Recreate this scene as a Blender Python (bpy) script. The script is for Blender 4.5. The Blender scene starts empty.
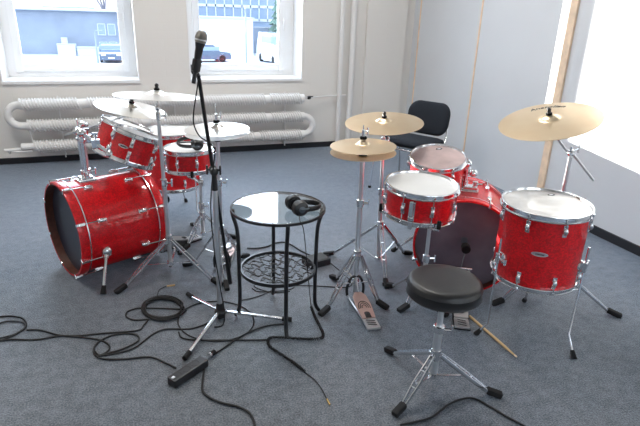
import bpy, bmesh, math, random
from mathutils import Vector, Matrix
random.seed(7)
PI = math.pi
scene = bpy.context.scene
col = scene.collection
V = Vector

# ------------------------------------------------------------------ materials
def new_mat(name):
    m = bpy.data.materials.new(name); m.use_nodes = True
    nt = m.node_tree; b = nt.nodes['Principled BSDF']
    return m, nt, b
def mat(name, colr, rough=0.5, metal=0.0, spec=0.5, coat=0.0, bump=None, vary=None, alpha=1.0, trans=0.0):
    m, nt, b = new_mat(name)
    b.inputs['Base Color'].default_value = (*colr, 1)
    b.inputs['Roughness'].default_value = rough
    b.inputs['Metallic'].default_value = metal
    b.inputs['Specular IOR Level'].default_value = spec
    b.inputs['Coat Weight'].default_value = coat
    b.inputs['Coat Roughness'].default_value = 0.05
    b.inputs['Transmission Weight'].default_value = trans
    b.inputs['Alpha'].default_value = alpha
    tc = nt.nodes.new('ShaderNodeTexCoord')
    if vary:
        sc, amt = vary
        n = nt.nodes.new('ShaderNodeTexNoise'); n.inputs['Scale'].default_value = sc; n.inputs['Detail'].default_value = 4
        nt.links.new(tc.outputs['Object'], n.inputs['Vector'])
        r = nt.nodes.new('ShaderNodeValToRGB')
        r.color_ramp.elements[0].position = .3; r.color_ramp.elements[1].position = .7
        r.color_ramp.elements[0].color = (*[c*(1-amt) for c in colr], 1)
        r.color_ramp.elements[1].color = (*[min(1, c*(1+amt)) for c in colr], 1)
        nt.links.new(n.outputs['Fac'], r.inputs['Fac']); nt.links.new(r.outputs['Color'], b.inputs['Base Color'])
    if bump:
        sc, st = bump
        n = nt.nodes.new('ShaderNodeTexNoise'); n.inputs['Scale'].default_value = sc; n.inputs['Detail'].default_value = 3
        nt.links.new(tc.outputs['Object'], n.inputs['Vector'])
        bp = nt.nodes.new('ShaderNodeBump'); bp.inputs['Strength'].default_value = st; bp.inputs['Distance'].default_value = .005
        nt.links.new(n.outputs['Fac'], bp.inputs['Height']); nt.links.new(bp.outputs['Normal'], b.inputs['Normal'])
    return m

M = {}
M['chrome'] = mat('chrome', (.80, .81, .83), .16, 1.0)
M['steel'] = mat('brushed_steel', (.72, .73, .75), .30, .92)
M['black_metal'] = mat('black_metal', (.012, .012, .014), .35, 0, .5)
M['rubber'] = mat('black_rubber', (.012, .012, .013), .7, 0, .3)
M['cable'] = mat('cable_rubber', (.010, .010, .011), .55, 0, .4)
M['vinyl'] = mat('black_vinyl', (.014, .014, .015), .38, 0, .5, bump=(220, .15))
M['plastic'] = mat('black_plastic', (.02, .02, .022), .35, 0, .5)
M['fabric'] = mat('charcoal_fabric', (.022, .026, .034), .95, 0, .2, vary=(400, .4), bump=(500, .4))
M['hoop_dark'] = mat('hoop_inner_wood', (.085, .028, .018), .45, 0, .4, vary=(30, .3))
M['white_paint'] = mat('white_paint', (.84, .85, .86), .35, 0, .5)
M['radiator'] = mat('radiator_paint', (.82, .82, .82), .5, 0, .4)
M['pipe'] = mat('pipe_paint', (.80, .80, .80), .45, 0, .4)
M['baseboard'] = mat('black_baseboard', (.015, .017, .022), .5, 0, .4)
M['wood_pale'] = mat('pale_wood', (.86, .66, .48), .5, 0, .4, vary=(14, .12))
M['stick_wood'] = mat('stick_wood', (.62, .42, .22), .45, 0, .4)
M['gold'] = mat('gold_plug', (.85, .6, .25), .25, 1.0)
M['felt'] = mat('black_felt', (.015, .015, .015), .9, 0, .1)
M['coated_head'] = mat('coated_head', (.84, .84, .83), .24, 0, .5, bump=(300, .08), vary=(5, .05))
M['clear_head'] = mat('hazy_head', (.70, .69, .67), .22, 0, .5, vary=(7, .14))
M['worn_head'] = mat('worn_head', (.55, .42, .41), .30, 0, .5, vary=(6, .25))
M['black_head'] = mat('black_head', (.022, .027, .045), .35, 0, .5)
M['smoky_head'] = mat('smoky_head', (.15, .125, .155), .22, 0, .5, vary=(5, .3))
M['pedal_plate'] = mat('pedal_plate', (.56, .55, .55), .3, .7)
M['pedal_copper'] = mat('pedal_copper', (.60, .42, .37), .35, .5)
M['print_black'] = mat('print_black', (.02, .02, .02), .5)
M['print_white'] = mat('print_white', (.72, .73, .78), .5)
M['mesh_grille'] = mat('mic_grille', (.30, .28, .25), .4, .8, bump=(900, .9))
M['headband_grey'] = mat('headband_grey', (.08, .10, .12), .3, .3)

def red_lacquer():
    m, nt, b = new_mat('red_sparkle_lacquer')
    tc = nt.nodes.new('ShaderNodeTexCoord')
    v = nt.nodes.new('ShaderNodeTexVoronoi'); v.inputs['Scale'].default_value = 160
    n = nt.nodes.new('ShaderNodeTexNoise'); n.inputs['Scale'].default_value = 28; n.inputs['Detail'].default_value = 5
    r = nt.nodes.new('ShaderNodeValToRGB')
    r.color_ramp.elements[0].color = (.48, .0, .003, 1); r.color_ramp.elements[1].color = (.78, .0, .007, 1)
    r.color_ramp.elements[0].position = .3; r.color_ramp.elements[1].position = .7
    mx = nt.nodes.new('ShaderNodeMix'); mx.data_type = 'FLOAT'; mx.inputs[0].default_value = .5
    sep = nt.nodes.new('ShaderNodeSeparateColor')
    nt.links.new(tc.outputs['Object'], v.inputs['Vector']); nt.links.new(tc.outputs['Object'], n.inputs['Vector'])
    nt.links.new(v.outputs['Color'], sep.inputs[0])
    nt.links.new(sep.outputs[0], mx.inputs[2]); nt.links.new(n.outputs['Fac'], mx.inputs[3])
    nt.links.new(mx.outputs[0], r.inputs['Fac']); nt.links.new(r.outputs['Color'], b.inputs['Base Color'])
    b.inputs['Roughness'].default_value = .5; b.inputs['Metallic'].default_value = .0
    b.inputs['Coat Weight'].default_value = .75; b.inputs['Coat Roughness'].default_value = .03; b.inputs['Specular IOR Level'].default_value = .25
    return m
M['red'] = red_lacquer()

def bronze(name, c0, c1):
    m, nt, b = new_mat(name)
    tc = nt.nodes.new('ShaderNodeTexCoord')
    sx = nt.nodes.new('ShaderNodeSeparateXYZ'); nt.links.new(tc.outputs['Object'], sx.inputs[0])
    cx = nt.nodes.new('ShaderNodeCombineXYZ'); nt.links.new(sx.outputs[0], cx.inputs[0]); nt.links.new(sx.outputs[1], cx.inputs[1])
    ln = nt.nodes.new('ShaderNodeVectorMath'); ln.operation = 'LENGTH'; nt.links.new(cx.outputs[0], ln.inputs[0])
    w = nt.nodes.new('ShaderNodeMath'); w.operation = 'MULTIPLY'; w.inputs[1].default_value = 900
    nt.links.new(ln.outputs['Value'], w.inputs[0])
    s = nt.nodes.new('ShaderNodeMath'); s.operation = 'SINE'; nt.links.new(w.outputs[0], s.inputs[0])
    n = nt.nodes.new('ShaderNodeTexNoise'); n.inputs['Scale'].default_value = 9; n.inputs['Detail'].default_value = 5
    nt.links.new(tc.outputs['Object'], n.inputs['Vector'])
    r = nt.nodes.new('ShaderNodeValToRGB')
    r.color_ramp.elements[0].color = (*c0, 1); r.color_ramp.elements[1].color = (*c1, 1)
    nt.links.new(n.outputs['Fac'], r.inputs['Fac']); nt.links.new(r.outputs['Color'], b.inputs['Base Color'])
    bp = nt.nodes.new('ShaderNodeBump'); bp.inputs['Strength'].default_value = .05; bp.inputs['Distance'].default_value = .0004
    nt.links.new(s.outputs[0], bp.inputs['Height']); nt.links.new(bp.outputs['Normal'], b.inputs['Normal'])
    b.inputs['Metallic'].default_value = .92; b.inputs['Roughness'].default_value = .29
    return m
M['bronze'] = bronze('cymbal_bronze', (.82, .60, .38), (.93, .77, .55))
M['bronze_pale'] = bronze('cymbal_bronze_pale', (.80, .75, .68), (.92, .89, .84))

def carpet():
    m, nt, b = new_mat('blue_grey_carpet')
    tc = nt.nodes.new('ShaderNodeTexCoord')
    n1 = nt.nodes.new('ShaderNodeTexNoise'); n1.inputs['Scale'].default_value = 150; n1.inputs['Detail'].default_value = 3
    n2 = nt.nodes.new('ShaderNodeTexNoise'); n2.inputs['Scale'].default_value = 22; n2.inputs['Detail'].default_value = 4
    n3 = nt.nodes.new('ShaderNodeTexNoise'); n3.inputs['Scale'].default_value = 1.3; n3.inputs['Detail'].default_value = 2
    for n in (n1, n2, n3): nt.links.new(tc.outputs['Object'], n.inputs['Vector'])
    a = nt.nodes.new('ShaderNodeMath'); a.operation = 'MULTIPLY_ADD'; a.inputs[1].default_value = .6
    nt.links.new(n1.outputs['Fac'], a.inputs[0])
    h = nt.nodes.new('ShaderNodeMath'); h.operation = 'MULTIPLY'; h.inputs[1].default_value = .25
    nt.links.new(n2.outputs['Fac'], h.inputs[0])
    h3 = nt.nodes.new('ShaderNodeMath'); h3.operation = 'MULTIPLY_ADD'; h3.inputs[1].default_value = .15
    nt.links.new(n3.outputs['Fac'], h3.inputs[0]); nt.links.new(h.outputs[0], h3.inputs[2])
    nt.links.new(h3.outputs[0], a.inputs[2])
    r = nt.nodes.new('ShaderNodeValToRGB')
    r.color_ramp.elements[0].position = .40; r.color_ramp.elements[1].position = .61
    r.color_ramp.elements[0].color = (.020, .026, .033, 1); r.color_ramp.elements[1].color = (.168, .182, .20, 1)
    nt.links.new(a.outputs[0], r.inputs['Fac']); nt.links.new(r.outputs['Color'], b.inputs['Base Color'])
    bp = nt.nodes.new('ShaderNodeBump'); bp.inputs['Strength'].default_value = .6; bp.inputs['Distance'].default_value = .004
    nt.links.new(n1.outputs['Fac'], bp.inputs['Height']); nt.links.new(bp.outputs['Normal'], b.inputs['Normal'])
    b.inputs['Roughness'].default_value = .6; b.inputs['Specular IOR Level'].default_value = .7
    b.inputs['Sheen Weight'].default_value = 1.0; b.inputs['Sheen Roughness'].default_value = .4
    b.inputs['Sheen Tint'].default_value = (.62, .78, 1, 1)
    return m
M['carpet'] = carpet()

def brick_paint():
    m, nt, b = new_mat('painted_brick_wall')
    tc = nt.nodes.new('ShaderNodeTexCoord')
    mp = nt.nodes.new('ShaderNodeMapping'); mp.inputs['Rotation'].default_value = (PI/2, 0, 0)
    nt.links.new(tc.outputs['Object'], mp.inputs[0])
    br = nt.nodes.new('ShaderNodeTexBrick'); br.inputs['Scale'].default_value = 1
    br.inputs['Brick Width'].default_value = .26; br.inputs['Row Height'].default_value = .075; br.inputs['Mortar Size'].default_value = .006
    br.inputs['Mortar Smooth'].default_value = .6
    nt.links.new(mp.outputs[0], br.inputs['Vector'])
    n = nt.nodes.new('ShaderNodeTexNoise'); n.inputs['Scale'].default_value = 14; n.inputs['Detail'].default_value = 5
    nt.links.new(tc.outputs['Object'], n.inputs['Vector'])
    mx = nt.nodes.new('ShaderNodeMath'); mx.operation = 'MULTIPLY_ADD'; mx.inputs[1].default_value = -.6
    nt.links.new(br.outputs['Fac'], mx.inputs[0]); nt.links.new(n.outputs['Fac'], mx.inputs[2])
    bp = nt.nodes.new('ShaderNodeBump'); bp.inputs['Strength'].default_value = .14; bp.inputs['Distance'].default_value = .004
    nt.links.new(mx.outputs[0], bp.inputs['Height']); nt.links.new(bp.outputs['Normal'], b.inputs['Normal'])
    b.inputs['Base Color'].default_value = (.76, .745, .72, 1); b.inputs['Roughness'].default_value = .6
    return m
M['wall_back'] = brick_paint()
M['wall_side'] = mat('pale_grey_panel', (.66, .685, .72), .5, 0, .4, vary=(1.5, .03))
M['ceiling'] = mat('ceiling_paint', (.80, .80, .78), .8)

def glass(name, colr=(1, 1, 1), alpha_refl=None):
    m = bpy.data.materials.new(name); m.use_nodes = True; nt = m.node_tree
    for n in list(nt.nodes): nt.nodes.remove(n)
    out = nt.nodes.new('ShaderNodeOutputMaterial')
    t = nt.nodes.new('ShaderNodeBsdfTransparent'); t.inputs[0].default_value = (*colr, 1)
    g = nt.nodes.new('ShaderNodeBsdfGlossy'); g.inputs['Roughness'].default_value = .02
    f = nt.nodes.new('ShaderNodeFresnel'); f.inputs['IOR'].default_value = alpha_refl or 1.5
    mx = nt.nodes.new('ShaderNodeMixShader')
    ge = nt.nodes.new('ShaderNodeNewGeometry'); iv = nt.nodes.new('ShaderNodeMath'); iv.operation = 'SUBTRACT'; iv.inputs[0].default_value = 1
    mu = nt.nodes.new('ShaderNodeMath'); mu.operation = 'MULTIPLY'
    nt.links.new(ge.outputs['Backfacing'], iv.inputs[1]); nt.links.new(iv.outputs[0], mu.inputs[0]); nt.links.new(f.outputs[0], mu.inputs[1])
    nt.links.new(mu.outputs[0], mx.inputs[0]); nt.links.new(t.outputs[0], mx.inputs[1]); nt.links.new(g.outputs[0], mx.inputs[2])
    nt.links.new(mx.outputs[0], out.inputs[0])
    return m
M['pane'] = glass('window_glass', (.96, .98, 1))
M['table_glass'] = glass('table_glass', (.90, .94, .93), 1.9)

# ------------------------------------------------------------------ mesh helpers
class MB:
    def __init__(s, mtx=None):
        s.v = []; s.f = []; s.sm = []; s.m = mtx or Matrix.Identity(4)
    def add(s, vs, fs, smooth=True):
        o = len(s.v)
        s.v += [s.m @ V(p) for p in vs]
        s.f += [tuple(i+o for i in f) for f in fs]; s.sm += [smooth]*len(fs)
        return s
    def lathe(s, prof, seg=48, mtx=None, smooth=True):
        mtx = mtx or Matrix.Identity(4); vs = []; fs = []; ids = []
        for r, z in prof:
            if r < 1e-6: ids.append([len(vs)]); vs.append(mtx @ V((0, 0, z)))
            else:
                ids.append(list(range(len(vs), len(vs)+seg)))
                vs += [mtx @ V((r*math.cos(2*PI*k/seg), r*math.sin(2*PI*k/seg), z)) for k in range(seg)]
        for a, b in zip(ids, ids[1:]):
            if len(a) == 1 and len(b) == 1: continue
            for k in range(seg):
                k2 = (k+1) % seg
                if len(a) == 1: fs.append((a[0], b[k], b[k2]))
                elif len(b) == 1: fs.append((a[k2], a[k], b[0]))
                else: fs.append((a[k2], a[k], b[k], b[k2]))
        return s.add(vs, fs, smooth)
    def tube(s, pts, r, seg=8, closed=False, flat=None):
        pts = [V(p) for p in pts]; n = len(pts)
        if n < 2: return s
        rs = r if isinstance(r, (list, tuple)) else [r]*n
        vs = []; fs = []; prev = None
        for i, p in enumerate(pts):
            if closed: t = pts[(i+1) % n]-pts[i-1]
            else: t = pts[min(i+1, n-1)]-pts[max(i-1, 0)]
            if t.length < 1e-9: t = V((0, 0, 1))
            t.normalize()
            if prev is None:
                a = V((0, 0, 1)) if abs(t.z) < .9 else V((1, 0, 0))
                u = t.cross(a).normalized()
            else:
                u = (prev - t*prev.dot(t))
                if u.length < 1e-6: u = t.orthogonal()
                u.normalize()
            prev = u; w = t.cross(u)
            fl = flat or (1, 1)
            for k in range(seg):
                a = 2*PI*k/seg
                vs.append(p + (u*math.cos(a)*fl[0] + w*math.sin(a)*fl[1])*rs[i])
        m = n if closed else n-1
        for i in range(m):
            j = (i+1) % n
            for k in range(seg):
                k2 = (k+1) % seg
                fs.append((i*seg+k, i*seg+k2, j*seg+k2, j*seg+k))
        if not closed:
            fs.append(tuple(range(seg))[::-1]); fs.append(tuple((n-1)*seg+k for k in range(seg)))
        return s.add(vs, fs, True)
    def cyl(s, a, b, r, seg=16, r2=None):
        a = V(a); b = V(b); r2 = r if r2 is None else r2
        q = (b-a).to_track_quat('Z', 'Y').to_matrix().to_4x4(); q.translation = a; L = (b-a).length
        c = min(r, r2, L)*.15
        return s.lathe([(0, 0), (r-c, 0), (r, c), (r2, L-c), (r2-c, L), (0, L)], seg, q)
    def box(s, c, size, rot=None, bev=.0):
        bm = bmesh.new(); bmesh.ops.create_cube(bm, size=1)
        for v in bm.verts: v.co = V((v.co.x*size[0], v.co.y*size[1], v.co.z*size[2]))
        if bev > 0: bmesh.ops.bevel(bm, geom=bm.edges[:], offset=bev, segments=2, affect='EDGES', profile=.7)
        m = Matrix.Translation(V(c)) @ (rot or Matrix.Identity(4))
        bm.verts.index_update()
        s.add([m @ v.co for v in bm.verts], [tuple(v.index for v in f.verts) for f in bm.faces], False)
        bm.free(); return s
    def bar(s, a, b, w, h, up=(0, 0, 1), bev=.0):
        a = V(a); b = V(b); d = b-a; L = d.length; x = d.normalized(); y = V(up).cross(x)
        if y.length < 1e-4: y = V((0, 1, 0)).cross(x)
        y.normalize(); z = x.cross(y)
        r = Matrix((x, y, z)).transposed().to_4x4()
        return s.box((a+b)/2, (L, w, h), r, bev)
    def prism(s, outl, z0, z1, mtx=None, smooth=False):
        mtx = mtx or Matrix.Identity(4); n = len(outl)
        vs = [mtx @ V((x, y, z0)) for x, y in outl]+[mtx @ V((x, y, z1)) for x, y in outl]
        fs = [tuple(range(n))[::-1], tuple(range(n, 2*n))]+[(k, (k+1) % n, n+(k+1) % n, n+k) for k in range(n)]
        return s.add(vs, fs, smooth)
    def ball(s, c, r, sc=(1, 1, 1), seg=16):
        m = Matrix.Translation(V(c)) @ Matrix.Diagonal((*sc, 1))
        n = 8
        return s.lathe([(r*math.sin(PI*i/n), -r*math.cos(PI*i/n)) for i in range(n+1)], seg, m)
    def build(s, name, material, parent=None, sharp=40):
        me = bpy.data.meshes.new(name); me.from_pydata([tuple(v) for v in s.v], [], s.f); me.materials.append(material)
        me.polygons.foreach_set('use_smooth', s.sm)
        bm = bmesh.new(); bm.from_mesh(me); bmesh.ops.recalc_face_normals(bm, faces=bm.faces[:])
        for e in bm.edges:
            if len(e.link_faces) == 2 and e.calc_face_angle(0) > math.radians(sharp): e.smooth = False
        bm.to_mesh(me); bm.free()
        o = bpy.data.objects.new(name, me); col.objects.link(o)
        if parent: o.parent = parent
        return o

def catmull(pts, n=8, closed=False):
    P = [V(p) for p in pts]; out = []; N = len(P)
    for i in range(N if closed else N-1):
        p0 = P[(i-1) % N] if closed or i > 0 else P[0]
        p1 = P[i]; p2 = P[(i+1) % N]
        p3 = P[(i+2) % N] if closed or i+2 < N else P[-1]
        for k in range(n):
            t = k/n
            out.append(.5*((2*p1)+(-p0+p2)*t+(2*p0-5*p1+4*p2-p3)*t*t+(-p0+3*p1-3*p2+p3)*t**3))
    if not closed: out.append(P[-1].copy())
    return out

def thing(name, label, cat, loc=(0, 0, 0), rz=0, group=None):
    o = bpy.data.objects.new(name, None); col.objects.link(o); o.empty_display_size = .05
    o.location = loc; o.rotation_euler = (0, 0, rz); o['label'] = label; o['category'] = cat
    if group: o['group'] = group
    return o
def tag(o, label, cat, group=None):
    o['label'] = label; o['category'] = cat
    if group: o['group'] = group
    return o
def struct(o): o['kind'] = 'structure'; return o
def frame_z(n, x=None):
    z = V(n).normalized(); x = V(x) if x else V((1, 0, 0)); x = (x-z*x.dot(z)).normalized(); y = z.cross(x)
    return Matrix((x, y, z)).transposed().to_4x4()

def text_mesh(name, txt, size, material, parent, mtx, thick=.0003, shear=0, curve=None):
    cu = bpy.data.curves.new(name, 'FONT'); cu.body = txt; cu.size = size; cu.align_x = 'CENTER'; cu.align_y = 'CENTER'
    cu.extrude = thick; cu.shear = shear
    t = bpy.data.objects.new(name, cu); col.objects.link(t)
    dg = bpy.context.evaluated_depsgraph_get(); dg.update()
    me = bpy.data.meshes.new_from_object(t.evaluated_get(dg)); bpy.data.objects.remove(t, do_unlink=True)
    for v in me.vertices:
        p = v.co.copy()
        if curve: p = curve(p)
        v.co = mtx @ p
    me.materials.clear(); me.materials.append(material)
    o = bpy.data.objects.new(name, me); col.objects.link(o); o.parent = parent
    return o

# ------------------------------------------------------------------ camera
CH = 1.5
def cam_setup():
    yaw, pitch, roll = map(math.radians, (20.27, 20.93, -1.87)); f = 525
    cy, sy, cp, sp = math.cos(yaw), math.sin(yaw), math.cos(pitch), math.sin(pitch)
    fwd = V((sy*cp, cy*cp, -sp)); right = V((cy, -sy, 0)); down = fwd.cross(right)
    c, s = math.cos(roll), math.sin(roll)
    r = c*right+s*down; d = -s*right+c*down
    cd = bpy.data.cameras.new('camera'); co = bpy.data.objects.new('camera', cd); col.objects.link(co)
    m = Matrix((r, -d, -fwd)).transposed().to_4x4(); m.translation = V((0, 0, CH))
    co.matrix_world = m; cd.sensor_width = 36; cd.lens = f/640*36; cd.clip_start = .05; cd.clip_end = 500
    scene.camera = co
cam_setup()

# ------------------------------------------------------------------ room
YB, XR, XL, YF, ZC = 5.77, 3.22, -3.6, -2.6, 3.6
WT = .55                                   # wall thickness at the window
struct(MB().box(((XL+XR)/2, (YF+YB)/2, -.05), (XR-XL+.4, YB-YF+.4, .1)).build('floor', M['carpet']))
struct(MB().box(((XL+XR)/2, (YF+YB)/2, ZC+.05), (XR-XL+.4, YB-YF+1.2, .1)).build('ceiling', M['ceiling']))
W1 = (-1.11, .13); W2 = (.63, 1.862); ZS, ZT = .80, 3.32
wb = MB()
def wpiece(x0, x1, z0, z1): wb.box(((x0+x1)/2, YB+WT/2, (z0+z1)/2), (x1-x0, WT, z1-z0))
wpiece(XL-.2, W1[0], 0, ZC); wpiece(W1[1], W2[0], 0, ZC); wpiece(W2[1], XR+.2, 0, ZC)
for w in (W1, W2): wpiece(w[0], w[1], 0, ZS-.03); wpiece(w[0], w[1], ZT, ZC)
struct(wb.build('wall_back', M['wall_back']))
struct(MB().box((XR+.1, (YF+YB)/2, ZC/2), (.2, YB-YF, ZC)).build('wall_right', M['wall_side']))
# plain left wall; the wall behind the camera has wide window openings that let daylight in
struct(MB().box((XL-.1, (YF+YB)/2, ZC/2), (.2, YB-YF, ZC)).build('wall_left', M['wall_back']))
wf = MB()
wf.box(((XL+XR)/2, YF-.1, .5), (XR-XL, .2, 1.0)); wf.box(((XL+XR)/2, YF-.1, 3.45), (XR-XL, .2, .3))
for x0_, x1_ in ((XL, .2), (1.2, 1.55), (XR-.15, XR)): wf.box(((x0_+x1_)/2, YF-.1, 2.15), (x1_-x0_, .2, 2.3))
struct(wf.build('wall_front', M['wall_back']))
struct(MB().box(((XL+XR)/2, YB-.008, .03), (XR-XL-.05, .016, .06)).build('baseboard_back', M['baseboard']))
struct(MB().box((XR-.008, (YF+3.30)/2, .032), (.016, 3.30-YF-.04, .064)).build('baseboard_right', M['baseboard']))
# pilaster in the back wall by the corner, wooden joints of the right wall
struct(MB().box((2.86, YB-.02, ZC/2), (.5, .04, ZC-.002)).build('trim_1', M['wall_back']))
for i, (y, w) in enumerate(((5.63, .018), (4.485, .018))):
    struct(MB().box((XR-.003, y, ZC/2+.03), (.008, w, ZC-.07)).build('trim_%d' % (i+2), M['wood_pale']))
struct(MB().box((XR-.008, 3.34, ZC/2+.03), (.02, .070, ZC-.07), None, .002).build('trim_4', M['wood_pale']))

def window(n, w, px0, px1, handle_x):
    x0, x1 = w; YW = 6.10
    root = struct(thing('window_%d' % n, '', '', ((x0+x1)/2, YW, ZS)))
    del root['label']; del root['category']
    cx = (x0+x1)/2; H = ZT-ZS
    lx0, lx1 = x0-cx, x1-cx
    # reveal lining, painted white
    rv = MB(); d0, d1 = YB-YW, WT+YB-YW
    rv.box((lx0+.006, (d0+d1)/2-.002, H/2), (.012, d1-d0+.006, H)); rv.box((lx1-.006, (d0+d1)/2-.002, H/2), (.012, d1-d0+.006, H))
    rv.box((0, (d0+d1)/2, H-.006), (lx1-lx0-.03, d1-d0, .012))
    rv.build('reveal', M['white_paint'], root)
    MB().box((0, (d0+.0)/2+.03, -.014), (lx1-lx0, -d0+.10, .03), None, .003).build('sill', M['white_paint'], root)
    f = MB(); t = .065; fw = .05; p0, p1 = px0-cx, px1-cx; sw = .07
    for a_, b_ in ((lx0+.011, p0-sw+.012), (p1+sw-.012, lx1-.011)): f.box(((a_+b_)/2, .03, H/2), (b_-a_, t, H-.004), None, .004)
    f.box(((p0+p1)/2, .03, .03), (p1-p0+2*sw-.024, t-.004, .064)); f.box(((p0+p1)/2, .03, H-.04), (p1-p0+2*sw-.024, t-.004, .07))
    f.build('frame', M['white_paint'], root)
    zb = .122; zt = H-.12
    s = MB()
    s.box((p0-sw/2, .012, H/2), (sw, .06, H-.09), None, .006); s.box((p1+sw/2, .012, H/2), (sw, .06, H-.09), None, .006)
    s.box(((p0+p1)/2, .012, zb-sw/2+.003), (p1-p0+.012, .056, sw)); s.box(((p0+p1)/2, .012, zt+sw/2), (p1-p0+.012, .056, sw))
    sash = s.build('sash', M['white_paint'], root)
    MB().box(((p0+p1)/2, .015, (zb+zt)/2), (p1-p0+.02, .006, zt-zb+.02)).build('pane', M['pane'], sash)
    h = MB(); hx = handle_x-cx; hz = 1.39-ZS
    h.box((hx, -.024, hz), (.028, .012, .075), None, .004); h.cyl((hx, -.03, hz), (hx, -.055, hz), .009, 12)
    h.box((hx, -.06, hz-.045), (.02, .012, .12), None, .004)
    h.build('handle', M['pipe'], root)
window(1, W1, -.955, -.027, .026)
window(2, W2, .795, 1.673, 1.730)

# radiator: three finned tubes joined by bends
def radiator():
    root = thing('tube_radiator', 'pale grey finned tube radiator of three rows below the windows on the back wall', 'radiator', (.45, 5.65, 0))
    rows = ((.595, -.97, 1.84, .066), (.395, -.93, 1.845, .066), (.19, -.90, 1.85, .066))
    for z, x0, x1, R in rows:
        b = MB(); x0 -= .45; x1 -= .45
        gap = {0.595: (-.86, .98), .395: (-.3, 1.0), .19: (-.2, .86)}[z]
        x = x0+.02; pitch = .027
        b.tube([(x0-.01, 0, z), (x1+.01, 0, z)], .046, 20)
        nrm = V((1, 0, .38)).normalized()
        fm = frame_z(nrm, (0, 1, 0))
        while x < x1-.01:
            if not any(abs(x-g) < .03 for g in gap):
                m = Matrix.Translation(V((x, 0, z))) @ fm
                b.lathe([(.044, -.0055), (R, -.0035), (R, .0035), (.044, .0055)], 20, m, False)
            x += pitch
        t = b.build('finned_tube', M['radiator'], root)
    def bend(x, za, zb, side, name):
        zc = (za+zb)/2; r = abs(za-zb)/2
        pts = [(x-side*.05, 0, za)]+[(x+side*r*math.sin(PI*k/12)*1.05, 0, zc+r*math.cos(PI*k/12)) for k in range(13)]+[(x-side*.05, 0, zb)]
        MB().tube(pts, .036, 14).build('pipe_bend', M['pipe'], root)
    bend(-1.43, .595, .395, -1, 'a'); bend(1.40, .395, .19, 1, 'b')
    b = MB(); b.cyl((-1.36, 0, .19), (-1.47, 0, .19), .036); b.cyl((-1.47, 0, .17), (-1.62, 0, .165), .016)
    b.tube([(-1.38, -.01, .15), (-1.5, -.01, .145), (-1.58, 0, .165), (-1.58, .02, .13)], .012)
    b.tube([(-1.38, 0, .36), (-1.36, 0, .22)], .006)
    b.build('valve', M['pipe'], root)
    b = MB(); b.cyl((1.39, 0, .60), (1.44, 0, .60), .012); b.build('valve_stub', M['steel'], root)
    b = MB(); b.ball((1.46, 0, .60), .02, (1.3, 1, 1)); b.box((1.475, -.02, .615), (.05, .008, .012)); b.build('valve_knob', M['black_metal'], root)
    b = MB(); b.tube(catmull([(1.47, 0, .60), (1.6, .04, .603), (1.75, .055, .607), (1.93, .055, .61)], 6), .009, 10); b.build('supply_pipe', M['pipe'], root)
    for x in (-1.1, 0, 1.2):
        b = MB(); b.bar((x, .075, .05), (x, .075, .66), .02, .010, (1, 0, 0))
        for z in (.595, .395, .19): b.bar((x, .077, z-.035), (x, .0, z-.03), .02, .008)
        for z in (.08, .64): b.cyl((x, .07, z), (x, .118, z), .008, 8)
        b.build('bracket', M['radiator'], root)
radiator()
for i, (x, r) in enumerate(((2.30, .026), (2.435, .032))):
    root = thing('heating_pipe', ('thin white vertical heating pipe nearer the radiator on the back wall', 'thicker white vertical heating pipe nearer the corner on the back wall')[i], 'pipe', (x, 5.715, 0))
    b = MB(); b.lathe([(0, .0), (r, 0), (r, ZC), (0, ZC)], 20); b.build('tube', M['pipe'], root)
    b = MB(); b.cyl((0, .0, 1.9), (0, .055, 1.9), .008, 8); b.cyl((0, .0, .3), (0, .055, .3), .008, 8)
    b.lathe([(r-.001, 1.885), (r+.003, 1.885), (r+.003, 1.915), (r-.001, 1.915)], 20); b.build('clamp', M['pipe'], root)

# ------------------------------------------------------------------ outdoors
M['snow'] = mat('snowy_ground', (.44, .46, .50), .8, vary=(.08, .12))
M['facade'] = mat('blue_grey_facade', (.25, .29, .36), .7, vary=(.4, .15))
M['facade_pale'] = mat('pale_facade', (.56, .60, .66), .7)
M['facade_window'] = mat('facade_window', (.26, .33, .44), .2)
M['bark'] = mat('bark', (.18, .17, .20), .9)
M['leaf'] = mat('dark_green_foliage', (.10, .17, .14), .9, vary=(1, .3))
M['car_dark'] = mat('dark_car_paint', (.07, .10, .16), .25, 0, .5, coat=1)
M['car_white'] = mat('white_car_paint', (.75, .78, .84), .25, 0, .5, coat=1)
M['brick_out'] = mat('outdoor_render', (.55, .53, .50), .8)
struct(MB().box((0, 110, -3.1), (400, 205, .2)).build('ground', M['snow']))
def box_thing(name, label, cat, c, size, m):
    root = thing(name, label, cat, (c[0], c[1], c[2]))
    MB().box((0, 0, size[2]/2), size).build('wall', m, root); return root
r = box_thing('long_building', 'long low blue grey building across the yard seen through left window', 'building', (-14, 60, -3), (33, 5, 3.9), M['facade'])
MB().box((0, -.1, 3.98), (33.6, 5.6, .16)).build('roof', M['snow'], r)
for x in (12.2, 13.1):
    f = MB(); 
    for dx in (-.33, .33): f.box((x+dx, -2.52, 1.4+.9), (.06, .05, 1.0))
    for dz in (-.5, .5): f.box((x, -2.52, 2.3+dz), (.72, .05, .06))
    w = f.build('window_frame', M['facade_pale'], r); MB().box((x, -2.51, 2.3), (.6, .02, .94)).build('pane', M['facade_window'], w)
MB().box((8.8, -2.53, 1.15), (.55, .06, .75)).build('notice_board', M['facade_pale'], r)
MB().box((14.4, -2.53, 3.2), (.9, .06, .45)).build('sign_panel', M['facade_pale'], r)
r = box_thing('roof_house', 'white roofed house rising behind the long building in left window', 'house', (-5.6, 75, -3), (5.5, 6, 4.3), M['facade_pale'])
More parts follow.
